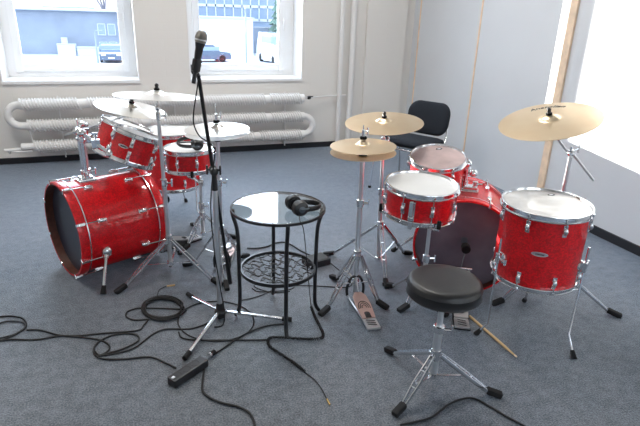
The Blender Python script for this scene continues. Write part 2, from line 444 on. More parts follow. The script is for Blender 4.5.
MB().add([(-3, -3.3, 4.2), (3, -3.3, 4.2), (3, 3.3, 4.2), (-3, 3.3, 4.2), (-3, 0, 5.2), (3, 0, 5.2)], [(0, 1, 5, 4), (2, 3, 4, 5), (0, 4, 3), (1, 2, 5), (0, 3, 2, 1)], False).build('roof', M['snow'], r)
for (x, y, w, h, lab) in ((-4.9, 55.5, 1.5, 1.0, 'white crate box standing left in front of the long building'), (-3.1, 55.6, 1.8, .75, 'low white crate box right of its neighbour by long building')):
    rr = thing('storage_box', lab, 'box', (x, y, -3)); MB().box((0, 0, h/2), (w, .8, h)).build('body', M['facade_pale'], rr)
    MB().box((0, 0, h+.03), (w+.1, .9, .06)).build('lid', M['snow'], rr)
# office block with a glazed grid, pale shed in front (right window)
r = box_thing('office_building', 'tall glazed office building with pale grid seen at top of right window', 'building', (9.6, 66, -3), (15, 6, 12), M['facade_window'])
g = MB()
for k in range(16): g.box((-7.4+k*.986, -3.04, 7.6), (.13, .08, 8.6))
for k in range(7): g.box((0, -3.04, 3.4+k*1.45), (15, .08, .28))
g.build('facade_grid', M['facade_pale'], r)
r = box_thing('pale_shed', 'washed out pale shed standing below the office building in right window', 'shed', (9.9, 58, -3), (5.6, 4, 3.6), M['car_white'])
MB().box((0, 0, 3.68), (5.9, 4.3, .16)).build('roof', M['snow'], r)
r = box_thing('garage_block', 'small blue grey garage block left of the pale shed', 'garage', (5.9, 57, -3), (1.6, 3, 2.4), M['facade'])
MB().box((-.35, -1.53, 1.1), (.8, .05, 1.9)).build('door', M['facade_pale'], r)
# low wall behind the van
r = box_thing('wooden_fence_wall', 'dark grey blue yard wall behind the white van', 'wall', (15.6, 60, -3), (5.5, .4, 2.7), M['facade'])
MB().box((0, 0, 2.74), (5.6, .5, .08)).build('coping', M['snow'], r)
def pole(x, y, h, lab):
    r = thing('yard_post', lab, 'lamp post', (x, y, -3)); MB().cyl((0, 0, 0), (0, 0, h), .09, 10, .05).build('pole', M['facade'], r)
    MB().box((.25, 0, h), (.6, .18, .09), None, .02).build('lamp_head', M['facade'], r)
pole(9.4, 44, 4.6, 'thin lamp post in front of the pale shed in right window')
pole(-2.0, 47, 2.6, 'short lamp post in the yard in left window')
def car(x, y, rz, sc, m, lab, van=False):
    r = thing('van' if van else 'car', lab, 'van' if van else 'car', (x, y, -3), rz)
    L, W, H = 4.3*sc, 1.8*sc, (1.5 if not van else 2.1)*sc
    side = [(-L/2, .25), (L/2, .25), (L/2, .75*sc), (L*.42, .85*sc), (L*.26, H*.62), (L*.12, H), (-L*.38, H), (-L*.47, H*.6), (-L/2, .8*sc)]
    mt = Matrix.Rotation(PI/2, 4, 'X')
    MB().prism(side, -W/2, W/2, mt).build('body', m, r)
    w = MB(); w.box((0, 0, H*.78), (L*.5, W+.02, H*.22)); w.bar((L*.262, 0, H*.63), (L*.135, 0, H*.95), W*.84, .04, (0, 1, 0) if False else (0, 0, 1)); w.box((-L*.43, 0, H*.78), (L*.1, W*.8, H*.22))
    w.build('window_glass', M['facade_window'], r)
    for sx in (-.31, .31):
        for sy in (-1, 1):
            MB().cyl((L*sx, sy*(W/2-.2), .32*sc), (L*sx, sy*(W/2+.01), .32*sc), .32*sc, 20).build('wheel', M['rubber'], r)
    MB().box((L/2, W*.33, .68*sc), (.05, .35, .16)).build('headlight', M['print_white'], r); MB().box((L/2, -W*.33, .68*sc), (.05, .35, .16)).build('headlight', M['print_white'], r)
    MB().box((L/2+.01, 0, .42*sc), (.04, .5, .12)).build('number_plate', M['print_white'], r)
car(-1.0, 50.5, -PI/2, 1.0, M['car_dark'], 'dark car parked across the yard at lower right of left window')
car(13.3, 48.5, -PI/2+.1, 1.25, M['car_white'], 'white van parked outside at lower right of the right window', True)
car(6.9, 50, .15, 1.0, M['car_dark'], 'dark car parked by the garage at lower left of right window')
# trees
def tree_bare(x, y, h, lab):
    r = thing('bare_tree', lab, 'tree', (x, y, -3)); b = MB()
    b.tube([(0, 0, 0), (.1, 0, h*.4)], [.22, .16], 8)
    def br(p, d, L, rad, n):
        q = p+d*L; b.tube([p, (p+q)/2+V((random.uniform(-.1, .1), random.uniform(-.1, .1), .05))*L*.5, q], [rad, rad*.8, rad*.6], 5)
        if n:
            for _ in range(3):
                dd = (d+V((random.uniform(-1, 1), random.uniform(-1, 1), random.uniform(-.2, .7)))*.6).normalized(); br(q, dd, L*.72, rad*.58, n-1)
    for _ in range(4): br(V((.1, 0, h*.4)), V((random.uniform(-.6, .6), random.uniform(-.6, .6), 1)).normalized(), h*.22, .12, 4)
    b.build('branches', M['bark'], r)
tree_bare(-1.8, 70, 9, 'bare leafless tree beyond the long building in left window')
def conifer(x, y, h, w, lab, grp=None):
    r = thing('conifer_tree', lab, 'tree', (x, y, -3))
    MB().cyl((0, 0, 0), (0, 0, h*.9), .16, 8, .05).build('trunk', M['bark'], r)
    b = MB()
    for k in range(9):
        z = h*(.16+.09*k); R = w*(1-.09*k)
        vs = [(0, 0, z+h*.17)]+[(R*(1 if j % 2 else .72)*random.uniform(.85, 1.1)*math.cos(2*PI*j/18), R*(1 if j % 2 else .72)*math.sin(2*PI*j/18), z-random.uniform(0, .25)) for j in range(18)]
        b.add(vs, [(0, 1+j, 1+(j+1) % 18) for j in range(18)]+[tuple(range(1, 19))[::-1]], False)
    b.build('foliage', M['leaf'], r)
conifer(16.2, 58.5, 7.6, 1.5, 'left dark conifer beyond the yard at top right of right window')
conifer(20.2, 59, 7.0, 1.6, 'right dark conifer beyond the yard at top right of right window')
# unseen post added to throw one vertical shadow bar on the right wall
r = thing('yard_post', 'thick grey post added outdoors, out of view beyond the left window, to cast a shadow bar', 'lamp post', (-3.19, 14, -3))
MB().cyl((0, 0, 0), (0, 0, 7.5), .062, 24).build('pole', M['facade'], r); MB().box((.3, 0, 7.5), (.8, .2, .1), None, .02).build('lamp_head', M['facade'], r)

# ------------------------------------------------------------------ drum parts
def lug_set(root, R, depth, n, off=0, z0=0, L=.06, rod=True):
    for k in range(n):
        a = off+2*PI*k/n; c, s = math.cos(a), math.sin(a)
        m = Matrix.Rotation(a, 4, 'Z')
        two = (z0+depth*.14, z0+depth*.86) if depth > .3 else (z0+depth*.25, z0+depth*.75) if depth > .14 else (z0+depth*.5,)
        for zc in two:
            b = MB(m)
            b.ball((R+.010, 0, zc), .012, (1.0, .9, L/.024*.62)); b.box((R+.003, 0, zc), (.010, .020, L*.95), None, .003)
            lug = b.build('lug', M['chrome'], root)
            if rod:
                rb = MB(m)
                if len(two) == 1 or zc > z0+depth/2: rb.cyl((R+.012, 0, zc), (R+.012, 0, z0+depth+.004), .0032, 8); rb.cyl((R+.012, 0, z0+depth-.002), (R+.012, 0, z0+depth+.008), .006, 8)
                if len(two) == 1 or zc < z0+depth/2: rb.cyl((R+.012, 0, z0-.004), (R+.012, 0, zc), .0032, 8); rb.cyl((R+.012, 0, z0-.008), (R+.012, 0, z0+.004), .006, 8)
                rb.build('tension_rod', M['chrome'], lug)

def hoop_prof(R, z, up):
    s = 1 if up else -1
    return [(R-.004, z-s*.014), (R+.012, z-s*.014), (R+.013, z-s*.010), (R+.006, z-s*.008), (R+.005, z+s*.008), (R+.009, z+s*.011), (R+.008, z+s*.013), (R+.001, z+s*.013), (R-.001, z+s*.010), (R-.001, z-s*.010), (R-.004, z-s*.014)]

def badge(root, R, z, ang, w=.040):
    # oval plate with a dark oval field and a blurred pale line of lettering
    def oval(sx, sz, r0, thick):
        b = MB(); n = 28; vs = []; 
        for rr in (r0, r0+thick):
            for k in range(n):
                t = 2*PI*k/n; da = sx*math.cos(t)/R; vs.append((rr*math.cos(ang+da), rr*math.sin(ang+da), z+sz*math.sin(t)))
        fs = [tuple(range(n)), tuple(range(n, 2*n))]+[(k, (k+1) % n, n+(k+1) % n, n+k) for k in range(n)]
        b.add(vs, fs, False); return b
    p = oval(w, w*.30, R+.0005, .0015).build('badge', M['steel'], root)
    oval(w*.86, w*.2, R+.002, .0006).build('badge_field', M['pedal_plate'], p)
    b = MB()
    for k, x in enumerate((-.017, -.011, -.005, .001, .007, .013, .019)):
        a = ang+x*w/.04/R; m = Matrix.Rotation(a, 4, 'Z')
        b2 = MB(m); b2.box((R+.003, 0, z), (.0008, .0036, .0066)); b.v += b2.v; o = len(b.f)
        b.f += [tuple(i+8*k for i in f) for f in b2.f]; b.sm += b2.sm
    b.build('badge_lettering', M['print_black'], p)

def drum(name, label, loc, R, depth, tilt=None, top='coated_head', bottom='clear_head', nlug=6, off=0, badge_ang=None, logo_ang=None, throw=None, head_patch=False):
    """local origin: centre of the bottom hoop plane; the axis is local Z"""
    root = thing(name, label, 'drum', loc)
    if tilt: root.rotation_euler = tilt
    t = .006
    MB().lathe([(R, 0), (R, depth), (R-t, depth), (R-t, 0), (R, 0)], 72).build('shell', M['red'], root)
    for z, up, nm in ((depth, True, 'top_hoop'), (0, False, 'bottom_hoop')):
        MB().lathe(hoop_prof(R, z, up), 72).build(nm, M['chrome'], root)
    h = MB().lathe([(0, depth+.003), (R*.96, depth+.003), (R*.985, depth+.0028), (R+.002, depth-.002), (R+.002, depth-.006), (R*.97, depth+.001), (0, depth+.001)], 64).build('top_head', M[top], root)
    MB().lathe([(0, -.003), (R*.985, -.003), (R+.002, .002), (R+.002, .004), (0, -.001)], 64).build('bottom_head', M[bottom], root)
    if logo_ang is not None:
        m = Matrix.Translation(V((R*.72*math.cos(logo_ang), R*.72*math.sin(logo_ang), depth+.0033)))
        MB().lathe([(.0, 0), (.020, 0), (.020, .0005), (0, .0005)], 24, m @ Matrix.Diagonal((1, .6, 1, 1))).build('head_mark', M['print_black'], h)
        MB().lathe([(.0, .0006), (.012, .0006), (.012, .0009), (0, .0009)], 24, m @ Matrix.Diagonal((1, .5, 1, 1))).build('head_mark_centre', M['print_white'], h)
    lug_set(root, R, depth, nlug, off)
    if badge_ang is not None: badge(root, R, depth*.52, badge_ang, .036 if depth > .17 else .03)
    if throw is not None:
        m = Matrix.Rotation(throw, 4, 'Z'); b = MB(m)
        b.box((R+.014, 0, depth*.5), (.022, .03, depth*.7), None, .004); b.box((R+.032, 0, depth*.62), (.014, .018, depth*.55), None, .004)
        b.cyl((R+.03, -.012, depth*.3), (R+.03, .012, depth*.3), .009, 12); b.box((R+.02, 0, .0), (.012, .02, .04), None, .003)
        b.build('strainer', M['chrome'], root)
        MB().box((-.0, 0, -.006), (R*2*.8, .04, .004)).build('snare_wires', M['chrome'], root)
    return root

def spur_leg(root, p0, p1, p2, foot_r=.012):
    """bracket on shell p0, bend p1, rubber foot p2 (local)"""
    d = (V(p2)-V(p1)).normalized()
    l = MB().tube([p0, p1, V(p2)-d*.03], .0055, 10).build('leg', M['chrome'], root)
    b = MB(); b.cyl(V(p2)-d*.045, V(p2)-d*.004, .010, 12, .014); b.build('rubber_foot', M['rubber'], l)
    return l

# ------------------------------------------------------------------ bass drums
def bass_drum(label, contact, axis, length, R, head_near, head_far, near_name, far_name, hoop_in):
    """contact: floor point below the near hoop; local +Y runs along the axis away from that hoop"""
    ax = math.atan2(axis[1], axis[0])-PI/2
    root = thing('bass_drum', label, 'drum', (contact[0], contact[1], 0), ax)
    Rh = R+.012; zc = Rh
    m = Matrix.Translation(V((0, 0, zc))) @ Matrix.Rotation(-PI/2, 4, 'X')       # local z -> +Y
    MB(m).lathe([(R, .048), (R, length-.048), (R-.007, length-.048), (R-.007, .048), (R, .048)], 96).build('shell', M['red'], root)
    for i, (y0, y1) in enumerate(((0, .052), (length-.052, length))):
        MB(m).lathe([(Rh-.012, y0), (Rh-.002, y0), (Rh, y0+.003), (Rh, y1-.003), (Rh-.002, y1), (Rh-.012, y1), (Rh-.012, y0)], 96).build('hoop', M['red'], root)
        # inner face of hoop shows wood
        MB(m).lathe([(Rh-.0128, y0+.0005), (Rh-.0128, y1-.001), (Rh-.0145, y1-.001), (Rh-.0145, y0+.0005), (Rh-.0128, y0+.0005)], 96).build('hoop_lining', M['hoop_dark'], root)
        ys = y1 if i == 0 else y0
        MB(m).lathe([(R+.002, ys-.003), (R+.014, ys-.003), (R+.014, ys+.003), (R+.002, ys+.003)], 96).build('hoop_rim', M['chrome'], root)
    hn = MB(m).lathe([(0, .046), (R-.002, .046), (R-.002, .049), (0, .049)], 72).build(near_name, M[head_near], root)
    hf = MB(m).lathe([(0, length-.037), (R-.002, length-.037), (R-.002, length-.034), (0, length-.034)], 72).build(far_name, M[head_far], root)
    n = 8
    for k in range(n):
        a = 2*PI*(k+.5)/n; mm = m @ Matrix.Rotation(a, 4, 'Z')
        for (yl, yh) in ((length*.27, .012), (length*.73, length-.012)):
            b = MB(mm); b.ball((R+.012, 0, yl), .014, (.9, .9, 2.0)); b.box((R+.004, 0, yl), (.012, .022, .05), None, .003)
            lg = b.build('lug', M['chrome'], root)
            s = 1 if yh < yl else -1
            b = MB(mm); b.cyl((R+.018, 0, yl), (R+.020, 0, yh-s*.01), .0035, 8); b.box((Rh+.006, 0, yh+s*.012), (.014, .018, .034), None, .004)
            b.box((Rh+.0, 0, yh-s*.01), (.03, .014, .008), None, .002)
            b.build('claw_hook', M['chrome'], lg)
    return root, m, zc, R

# left kit: we see the resonant side; local +Y runs from resonant hoop to batter hoop
bL, mL, zL, RL = bass_drum('red sparkle bass drum with black front head, of the left kit by the radiator', (-.43, 3.12), (.912, .41), .515, .268, 'black_head', 'clear_head', 'front_head', 'batter_head', 'x')
# lettering on the black head
hd = [c for c in bL.children if c.name.startswith('front_head')][0]
mt = Matrix.Translation(V((.12, .0455, zL+.125))) @ Matrix.Rotation(PI/2, 4, 'X')
b = MB(mt)
for (x, y, w, h) in ((-.10, .02, .05, .008), (-.085, -.01, .008, .055), (-.045, .0, .008, .07), (-.03, .03, .03, .008), (-.01, .0, .008, .06), (.02, .01, .03, .008), (.03, -.015, .008, .05), (.06, .0, .008, .065), (.08, -.03, .035, .008), (.11, .005, .008, .05)):
    b.box((x*.7, y*.7, 0), (w*.7, h*.7, .0008))
b.build('lettering', M['headband_grey'], hd)
# spurs and tom mount of left kit
def wl2l(root, p):
    a = root.rotation_euler.z; d = V(p)-V(root.location)
    return Matrix.Rotation(-a, 3, 'Z') @ d
def spur(root, ps, pf):
    ps = wl2l(root, ps); pf = wl2l(root, pf); d = (pf-ps).normalized()
    b = MB(); b.ball(ps, .030, (1, 1, 1)); b.cyl(ps-d*.01, ps+d*.045, .016, 14); br = b.build('spur_bracket', M['chrome'], root)
    l = MB().cyl(ps+d*.02, pf-d*.03, .0095, 12, .0085).build('spur', M['chrome'], root)
    MB().cyl(pf-d*.05, pf-d*.002, .012, 12, .017).build('rubber_foot', M['rubber'], l)
cL = V((-.43, 3.12, 0)); aL = V((.912, .41, 0)).normalized(); pL = V((-aL.y, aL.x, 0))
spur(bL, cL+aL*.14-pL*.258+V((0, 0, .20)), (-.232, 2.80, .0))
spur(bL, cL+aL*.14+pL*.258+V((0, 0, .20)), (-.49, 3.50, .0))
top = wl2l(bL, cL+aL*.19+V((0, 0, 2*(zL))))
b = MB(); b.box((0, .17, zL+.272), (.075, .10, .014), None, .004); b.box((0, .17, zL+.285), (.06, .07, .02), None, .004)
for s in (-1, 1): b.cyl((s*.02, .17, zL+.285), (s*.02, .17, zL+.325), .017, 14); b.cyl((s*.02, .17, zL+.31), (s*.055, .17, zL+.315), .007, 8)
b.build('tom_mount_plate', M['chrome'], bL)
for s in (-1, 1):
    b = MB(); b.cyl((s*.02, .17, zL+.30), (s*.024, .17, zL+.535), .0105, 14)
    b.cyl((s*.024, .17, zL+.50), (s*.024, .17, zL+.515), .018, 14)
    b.ball((s*.03, .17, zL+.55), .026, (1, 1, .8)); b.build('tom_post', M['chrome'], bL)

def rot_axis(axis, spin=0):
    z = V(axis).normalized(); x = V((1, 0, 0)); x = (x-z*x.dot(z)).normalized(); y = z.cross(x)
    return (Matrix((x, y, z)).transposed() @ Matrix.Rotation(spin, 3, 'Z')).to_euler()
def drum_at(name, label, head_c, axis, R, depth, spin=0, **kw):
    z = V(axis).normalized(); base = V(head_c)-z*depth
    return drum(name, label, base, R, depth, rot_axis(axis, spin), **kw)
tA = math.radians(24); axT = V((.40, .06, 1)).normalized()
t2 = drum_at('rack_tom', 'smaller red mounted tom, nearer one over the left bass drum, badge showing', (.035, 3.106, .824), axT, .126, .155, nlug=6, off=.35, badge_ang=-PI/2-.52, top='coated_head')
t1 = drum_at('rack_tom', 'larger red mounted tom behind the nearer one over the left bass drum', (-.02, 3.42, .812), axT, .146, .19, nlug=6, off=.2, top='coated_head')
def tom_arm(root, a, b_, hinge=True):
    a = V(a); b_ = V(b_); mi = root.matrix_basis.inverted()
    bb = MB(mi); bb.cyl(a, b_, .010, 12); bb.ball(a, .024); bb.ball(b_, .026, (1, 1, 1)); bb.box((a+b_)/2, (.045, .03, .05), None, .006)
    d = (b_-a).normalized(); mid = (a+b_)/2
    bb.cyl(mid, mid+V((0, 0, .05)), .006, 8); bb.box(mid+V((0, 0, .055)), (.03, .008, .014), None, .003)
    bb.build('mount_arm', M['chrome'], root)
bpy.context.view_layer.update()
tpost = cL+aL*.17+V((0, 0, zL+.55))
tom_arm(t2, tpost-pL*.03, V((.035, 3.106, .824))-axT*.10-aL*.13)
tom_arm(t1, tpost+pL*.03, V((-.02, 3.42, .812))-axT*.11-aL*.155)

snL = drum_at('snare_drum', 'red snare drum of the left kit with headphones lying on it', (.338, 3.42, .646), (0, 0, 1), .150, .125, nlug=8, off=.2, throw=-.5)
ftL = drum_at('floor_tom', 'red floor tom behind the snare drum of the left kit', (.27, 3.95, .65), (0, 0, 1), .20, .40, nlug=8, off=.3, top='clear_head')
def floor_tom_legs(root, R, z_local_floor, angs, feet=None, zb=.17):
    for i, a in enumerate(angs):
        m = Matrix.Rotation(a, 4, 'Z'); b = MB(m)
        b.lathe([(0, 0), (.028, 0), (.028, .008), (.016, .014), (0, .014)], 20, Matrix.Translation(V((R, 0, zb))) @ Matrix.Rotation(PI/2, 4, 'Y'))
        b.box((R+.022, 0, zb), (.022, .026, .05), None, .005); b.cyl((R+.022, .0, zb), (R+.022, .045, zb), .006, 8); b.box((R+.022, .05, zb), (.012, .01, .03), None, .003)
        b.build('leg_bracket', M['chrome'], root)
        p0 = m @ V((R+.024, 0, zb+.10)); p1 = m @ V((R+.024, 0, z_local_floor+.085))
        p2 = V(feet[i]) if feet else m @ V((R+.085, 0, z_local_floor))
        spur_leg(root, p0, p1, p2)
floor_tom_legs(ftL, .20, -.25, (-.9, 1.2, 3.3))

# right kit
bR, mR, zR, RR = bass_drum('red bass drum with smoky batter head, of the right kit behind the stool', (1.70, 2.25), (.55, .835), .47, .272, 'smoky_head', 'black_head', 'batter_head', 'front_head', 'x')
cR = V((1.70, 2.25, 0)); aR = V((.55, .835, 0)).normalized(); pR = V((-aR.y, aR.x, 0))
hd = [c for c in bR.children if c.name.startswith('batter_head')][0]
mt = Matrix.Translation(V((0, .0455, zR))) @ Matrix.Rotation(PI/2, 4, 'X')
b = MB(mt); b.box((.0, .03, 0), (.035, .035, .001), None, .0003); b.build('beater_patch', M['headband_grey'], hd)
b = MB(); b.box((0, .22, zR+.275), (.10, .09, .016), None, .004); b.box((0, .22, zR+.292), (.085, .06, .022), None, .005)
for s in (-1, 1): b.cyl((s*.028, .22, zR+.285), (s*.028, .22, zR+.33), .016, 14); b.cyl((s*.028, .22, zR+.312), (s*.07, .22, zR+.315), .007, 8); b.box((s*.075, .22, zR+.315), (.012, .012, .03), None, .003)
b.build('tom_mount_plate', M['chrome'], bR)
b = MB(); b.cyl((.0-.028, .22, zR+.30), (-.028, .22, zR+.42), .0105, 14); b.ball((-.03, .22, zR+.43), .025); b.build('tom_post', M['chrome'], bR)
spur(bR, cR+aR*.36-pR*.262+V((0, 0, .20)), cR+aR*.46-pR*.43)
spur(bR, cR+aR*.36+pR*.262+V((0, 0, .20)), cR+aR*.46+pR*.43)
tt = math.radians(10); axR = V((-.138, -.192, 1)).normalized()
tR = drum_at('rack_tom', 'red mounted tom with worn pinkish head, of the right kit in front of the chair', (1.638, 2.517, .741), axR, .152, .17, nlug=6, off=.55, top='worn_head', logo_ang=1.0)
tom_arm(tR, (1.83, 2.43, .66), V((1.638, 2.517, .741))-axR*.09+V((.16, -.02, 0)))
bpy.context.view_layer.update()
snR = drum_at('snare_drum', 'red snare drum of the right kit with bright white head, behind the stool', (1.337, 2.167, .713), (0, -.06, 1), .174, .14, nlug=8, off=-.2, throw=PI+.85, top='coated_head')
ftR = drum_at('floor_tom', 'large red floor tom with silver badge standing right of the stool', (1.781, 1.795, .700), (-.02, -.02, 1), .193, .355, nlug=8, off=.50, top='clear_head', logo_ang=.7, badge_ang=-PI/2-.72)
fz = -.345
floor_tom_legs(ftR, .193, fz, (3.1, -1.05, .84), [V((1.54, 1.85, 0))-V(ftR.location), V((1.87, 1.53, 0))-V(ftR.location), V((2.0, 2.04, 0))-V(ftR.location)], zb=.105)

# ------------------------------------------------------------------ stands
def tripod(root, base, feet, zt, zb, foot_len=.07, lower=.03, r_strip=.0085):
    """double braced legs from a collar at height zt; struts from collar zb"""
    base = V(base)
    for f in feet:
        f = V(f); d = V((f.x-base.x, f.y-base.y, 0)).normalized(); n = V((-d.y, d.x, 0))
        s = base+d*.022+V((0, 0, zt)); e = f+V((0, 0, .018))-d*.045
        l = MB()
        for q in (-1, 1):
            mid = (s*.45+e*.55)
            l.tube([s+n*q*.008, mid+n*q*.013, e+n*q*.006], r_strip, 6, flat=(.45, 1))
        for t in (.3, .62): l.cyl(s.lerp(e, t)-n*.014, s.lerp(e, t)+n*.014, .004, 8)
        leg = l.build('leg', M['chrome'], root)
        dd = (e-s).normalized(); ang = (V((d.x, d.y, -.25))).normalized()
        fb = MB(); 
        fb.bar(e-ang*.012+V((0, 0, .006)), e+ang*foot_len*.9+V((0, 0, .004)), .030, .026, (0, 0, 1), .008)
        fb.build('rubber_foot', M['rubber'], leg)
        b = MB(); m = s.lerp(e, .55); c0 = base+d*.02+V((0, 0, zb))
        b.bar(c0, m, .012, .004, (0, 0, 1)); b.build('brace', M['chrome'], root)
    MB().cyl(base+V((0, 0, zt-.025)), base+V((0, 0, zt+.03)), .021, 16).build('collar', M['chrome'], root)
    MB().cyl(base+V((0, 0, zb-.015)), base+V((0, 0, zb+.015)), .019, 16).build('lower_collar', M['chrome'], root)
def wingnut(b, p, d, s=1):
    p = V(p); d = V(d).normalized(); b.cyl(p, p+d*.03*s, .006*s, 8); q = V((0, 0, 1)) if abs(d.z) < .5 else V((1, 0, 0))
    b.bar(p+d*.03*s-q*.022*s, p+d*.03*s+q*.022*s, .012*s, .007*s, d, .002)
def pole(root, pts_r, joints=()):
    """pts_r: list of (p0,p1,r)"""
    for p0, p1, r in pts_r: MB().cyl(p0, p1, r, 16).build('pole', M['steel'], root)
    for p, r, d in joints:
        b = MB(); p = V(p); b.cyl(p-V((0, 0, .022)), p+V((0, 0, .022)), r, 16); wingnut(b, p+V(d).normalized()*(r-.004), d)
        b.build('height_clamp', M['chrome'], root)

def cymbal_prof(R, bow=.012, bell=.018, rb=None):
    rb = rb or R*.22; pr = []
    for k in range(1, 11):
        t = k/10; zz = (1-t*t) if t < .8 else (1-t*t)*(.55+.45*(1-t)/.2)
        pr.append((.006+(rb-.006)*t, bell*zz+bow))
    for k in range(1, 13): t = k/12; pr.append((rb+(R-rb)*t, bow*(1-t**1.3)))
    topp = [(r, z+.0008) for r, z in pr]; bot = [(r, z-.0008) for r, z in pr]
    return topp+bot[::-1]+[topp[0]]
def cymbal(name, label, c, axis, R, group=None, bow=.012, cat='cymbal'):
    o = MB().lathe(cymbal_prof(R, bow), 96).build(name, M['bronze_pale' if 'left kit' in label else 'bronze'])
    o.location = V(c); o.rotation_euler = rot_axis(axis)
    tag(o, label, cat, group); return o
def cymbal_top(root, c, axis):
    """felt and wing nut above a cymbal (c world: centre of the rim plane)"""
    z = V(axis).normalized(); c = V(c)-V(root.location)+z*.031
    MB().cyl(c-z*.07, c+z*.030, .004, 10).build('tilter_rod', M['chrome'], root)
    MB().cyl(c, c+z*.010, .015, 16).build('felt', M['felt'], root)
    b = MB(); b.cyl(c+z*.009, c+z*.026, .011, 12, .008); b.ball(c+z*.026, .011); b.build('wing_nut', M['plastic'], root)
    MB().cyl(c-z*.022, c-z*.008, .018, 16).build('lower_felt', M['felt'], root)

def L(root, p): return V(p)-V(root.location)

# crash stand, left kit
def straight_stand(label, base, top, feet, cym_axis, zt=.20, zb=.045, splits=(.55,)):
    root = thing('cymbal_stand', label, 'stand', (base[0], base[1], 0))
    T = L(root, top); z = V(cym_axis).normalized(); t0 = T-z*.035
    def at(zz): return V((t0.x*zz/t0.z, t0.y*zz/t0.z, zz))
    z1 = t0.z*splits[0]
    pole(root, [(V((0, 0, .02)), at(z1), .0135), (at(z1-.02), at(t0.z-.05), .0105), (at(t0.z-.06), t0, .006)], [(at(z1), .020, (1, -.4, 0)), (at(t0.z-.075), .015, (1, .3, 0))])
    MB().ball(t0-V((0, 0, .03)), .014, (1, 1, 1.2)).build('tilter', M['chrome'], root)
    tripod(root, (0, 0, 0), [L(root, f) for f in feet], zt, zb)
    cymbal_top(root, top, cym_axis); return root
axA = (.055, .04, 1)
straight_stand('chrome straight stand holding the nearly flat highest cymbal of the left kit', (.150, 3.01), (.147, 3.0, 1.05), [(-.155, 2.795, 0), (.40, 2.72, 0), (.24, 3.22, 0)], axA)
cymbal('crash_cymbal', 'highest cymbal of the left kit, nearly edge on above the snare drum', (.147, 3.0, 1.05), axA, .226)
# crash B on a boom behind the toms
axB = V((.19, -.07, 1))
cB = V((.009, 3.17, .957))
root = thing('boom_cymbal_stand', 'chrome boom stand behind the two mounted toms of the left kit', 'stand', (-.30, 3.72, 0))
pole(root, [(V((0, 0, .02)), V((0, 0, .45)), .0135), (V((0, 0, .43)), V((0, 0, .76)), .0105)], [(V((0, 0, .45)), .02, (1, 0, 0))])
tail = L(root, (-.42, 3.83, .68)); tip = L(root, cB)-axB.normalized()*.035
MB().cyl(tail, tip, .006, 10).build('boom_arm', M['steel'], root)
b = MB(); b.ball((0, 0, .77), .022); b.cyl(V((0, 0, .76))-V((.02, .02, 0)), V((0, 0, .76))+V((.03, .03, 0)), .012, 12); wingnut(b, (0, 0, .78), (-1, -.3, .2)); b.build('tilter', M['chrome'], root)
tripod(root, (0, 0, 0), [L(root, f) for f in ((-.42, 3.93, 0), (-.06, 3.80, 0), (-.36, 3.48, 0))], .20, .045)
cymbal_top(root, cB, axB)
cymbal('crash_cymbal', 'tilted cymbal over the mounted toms of the left kit', cB, axB, .196)

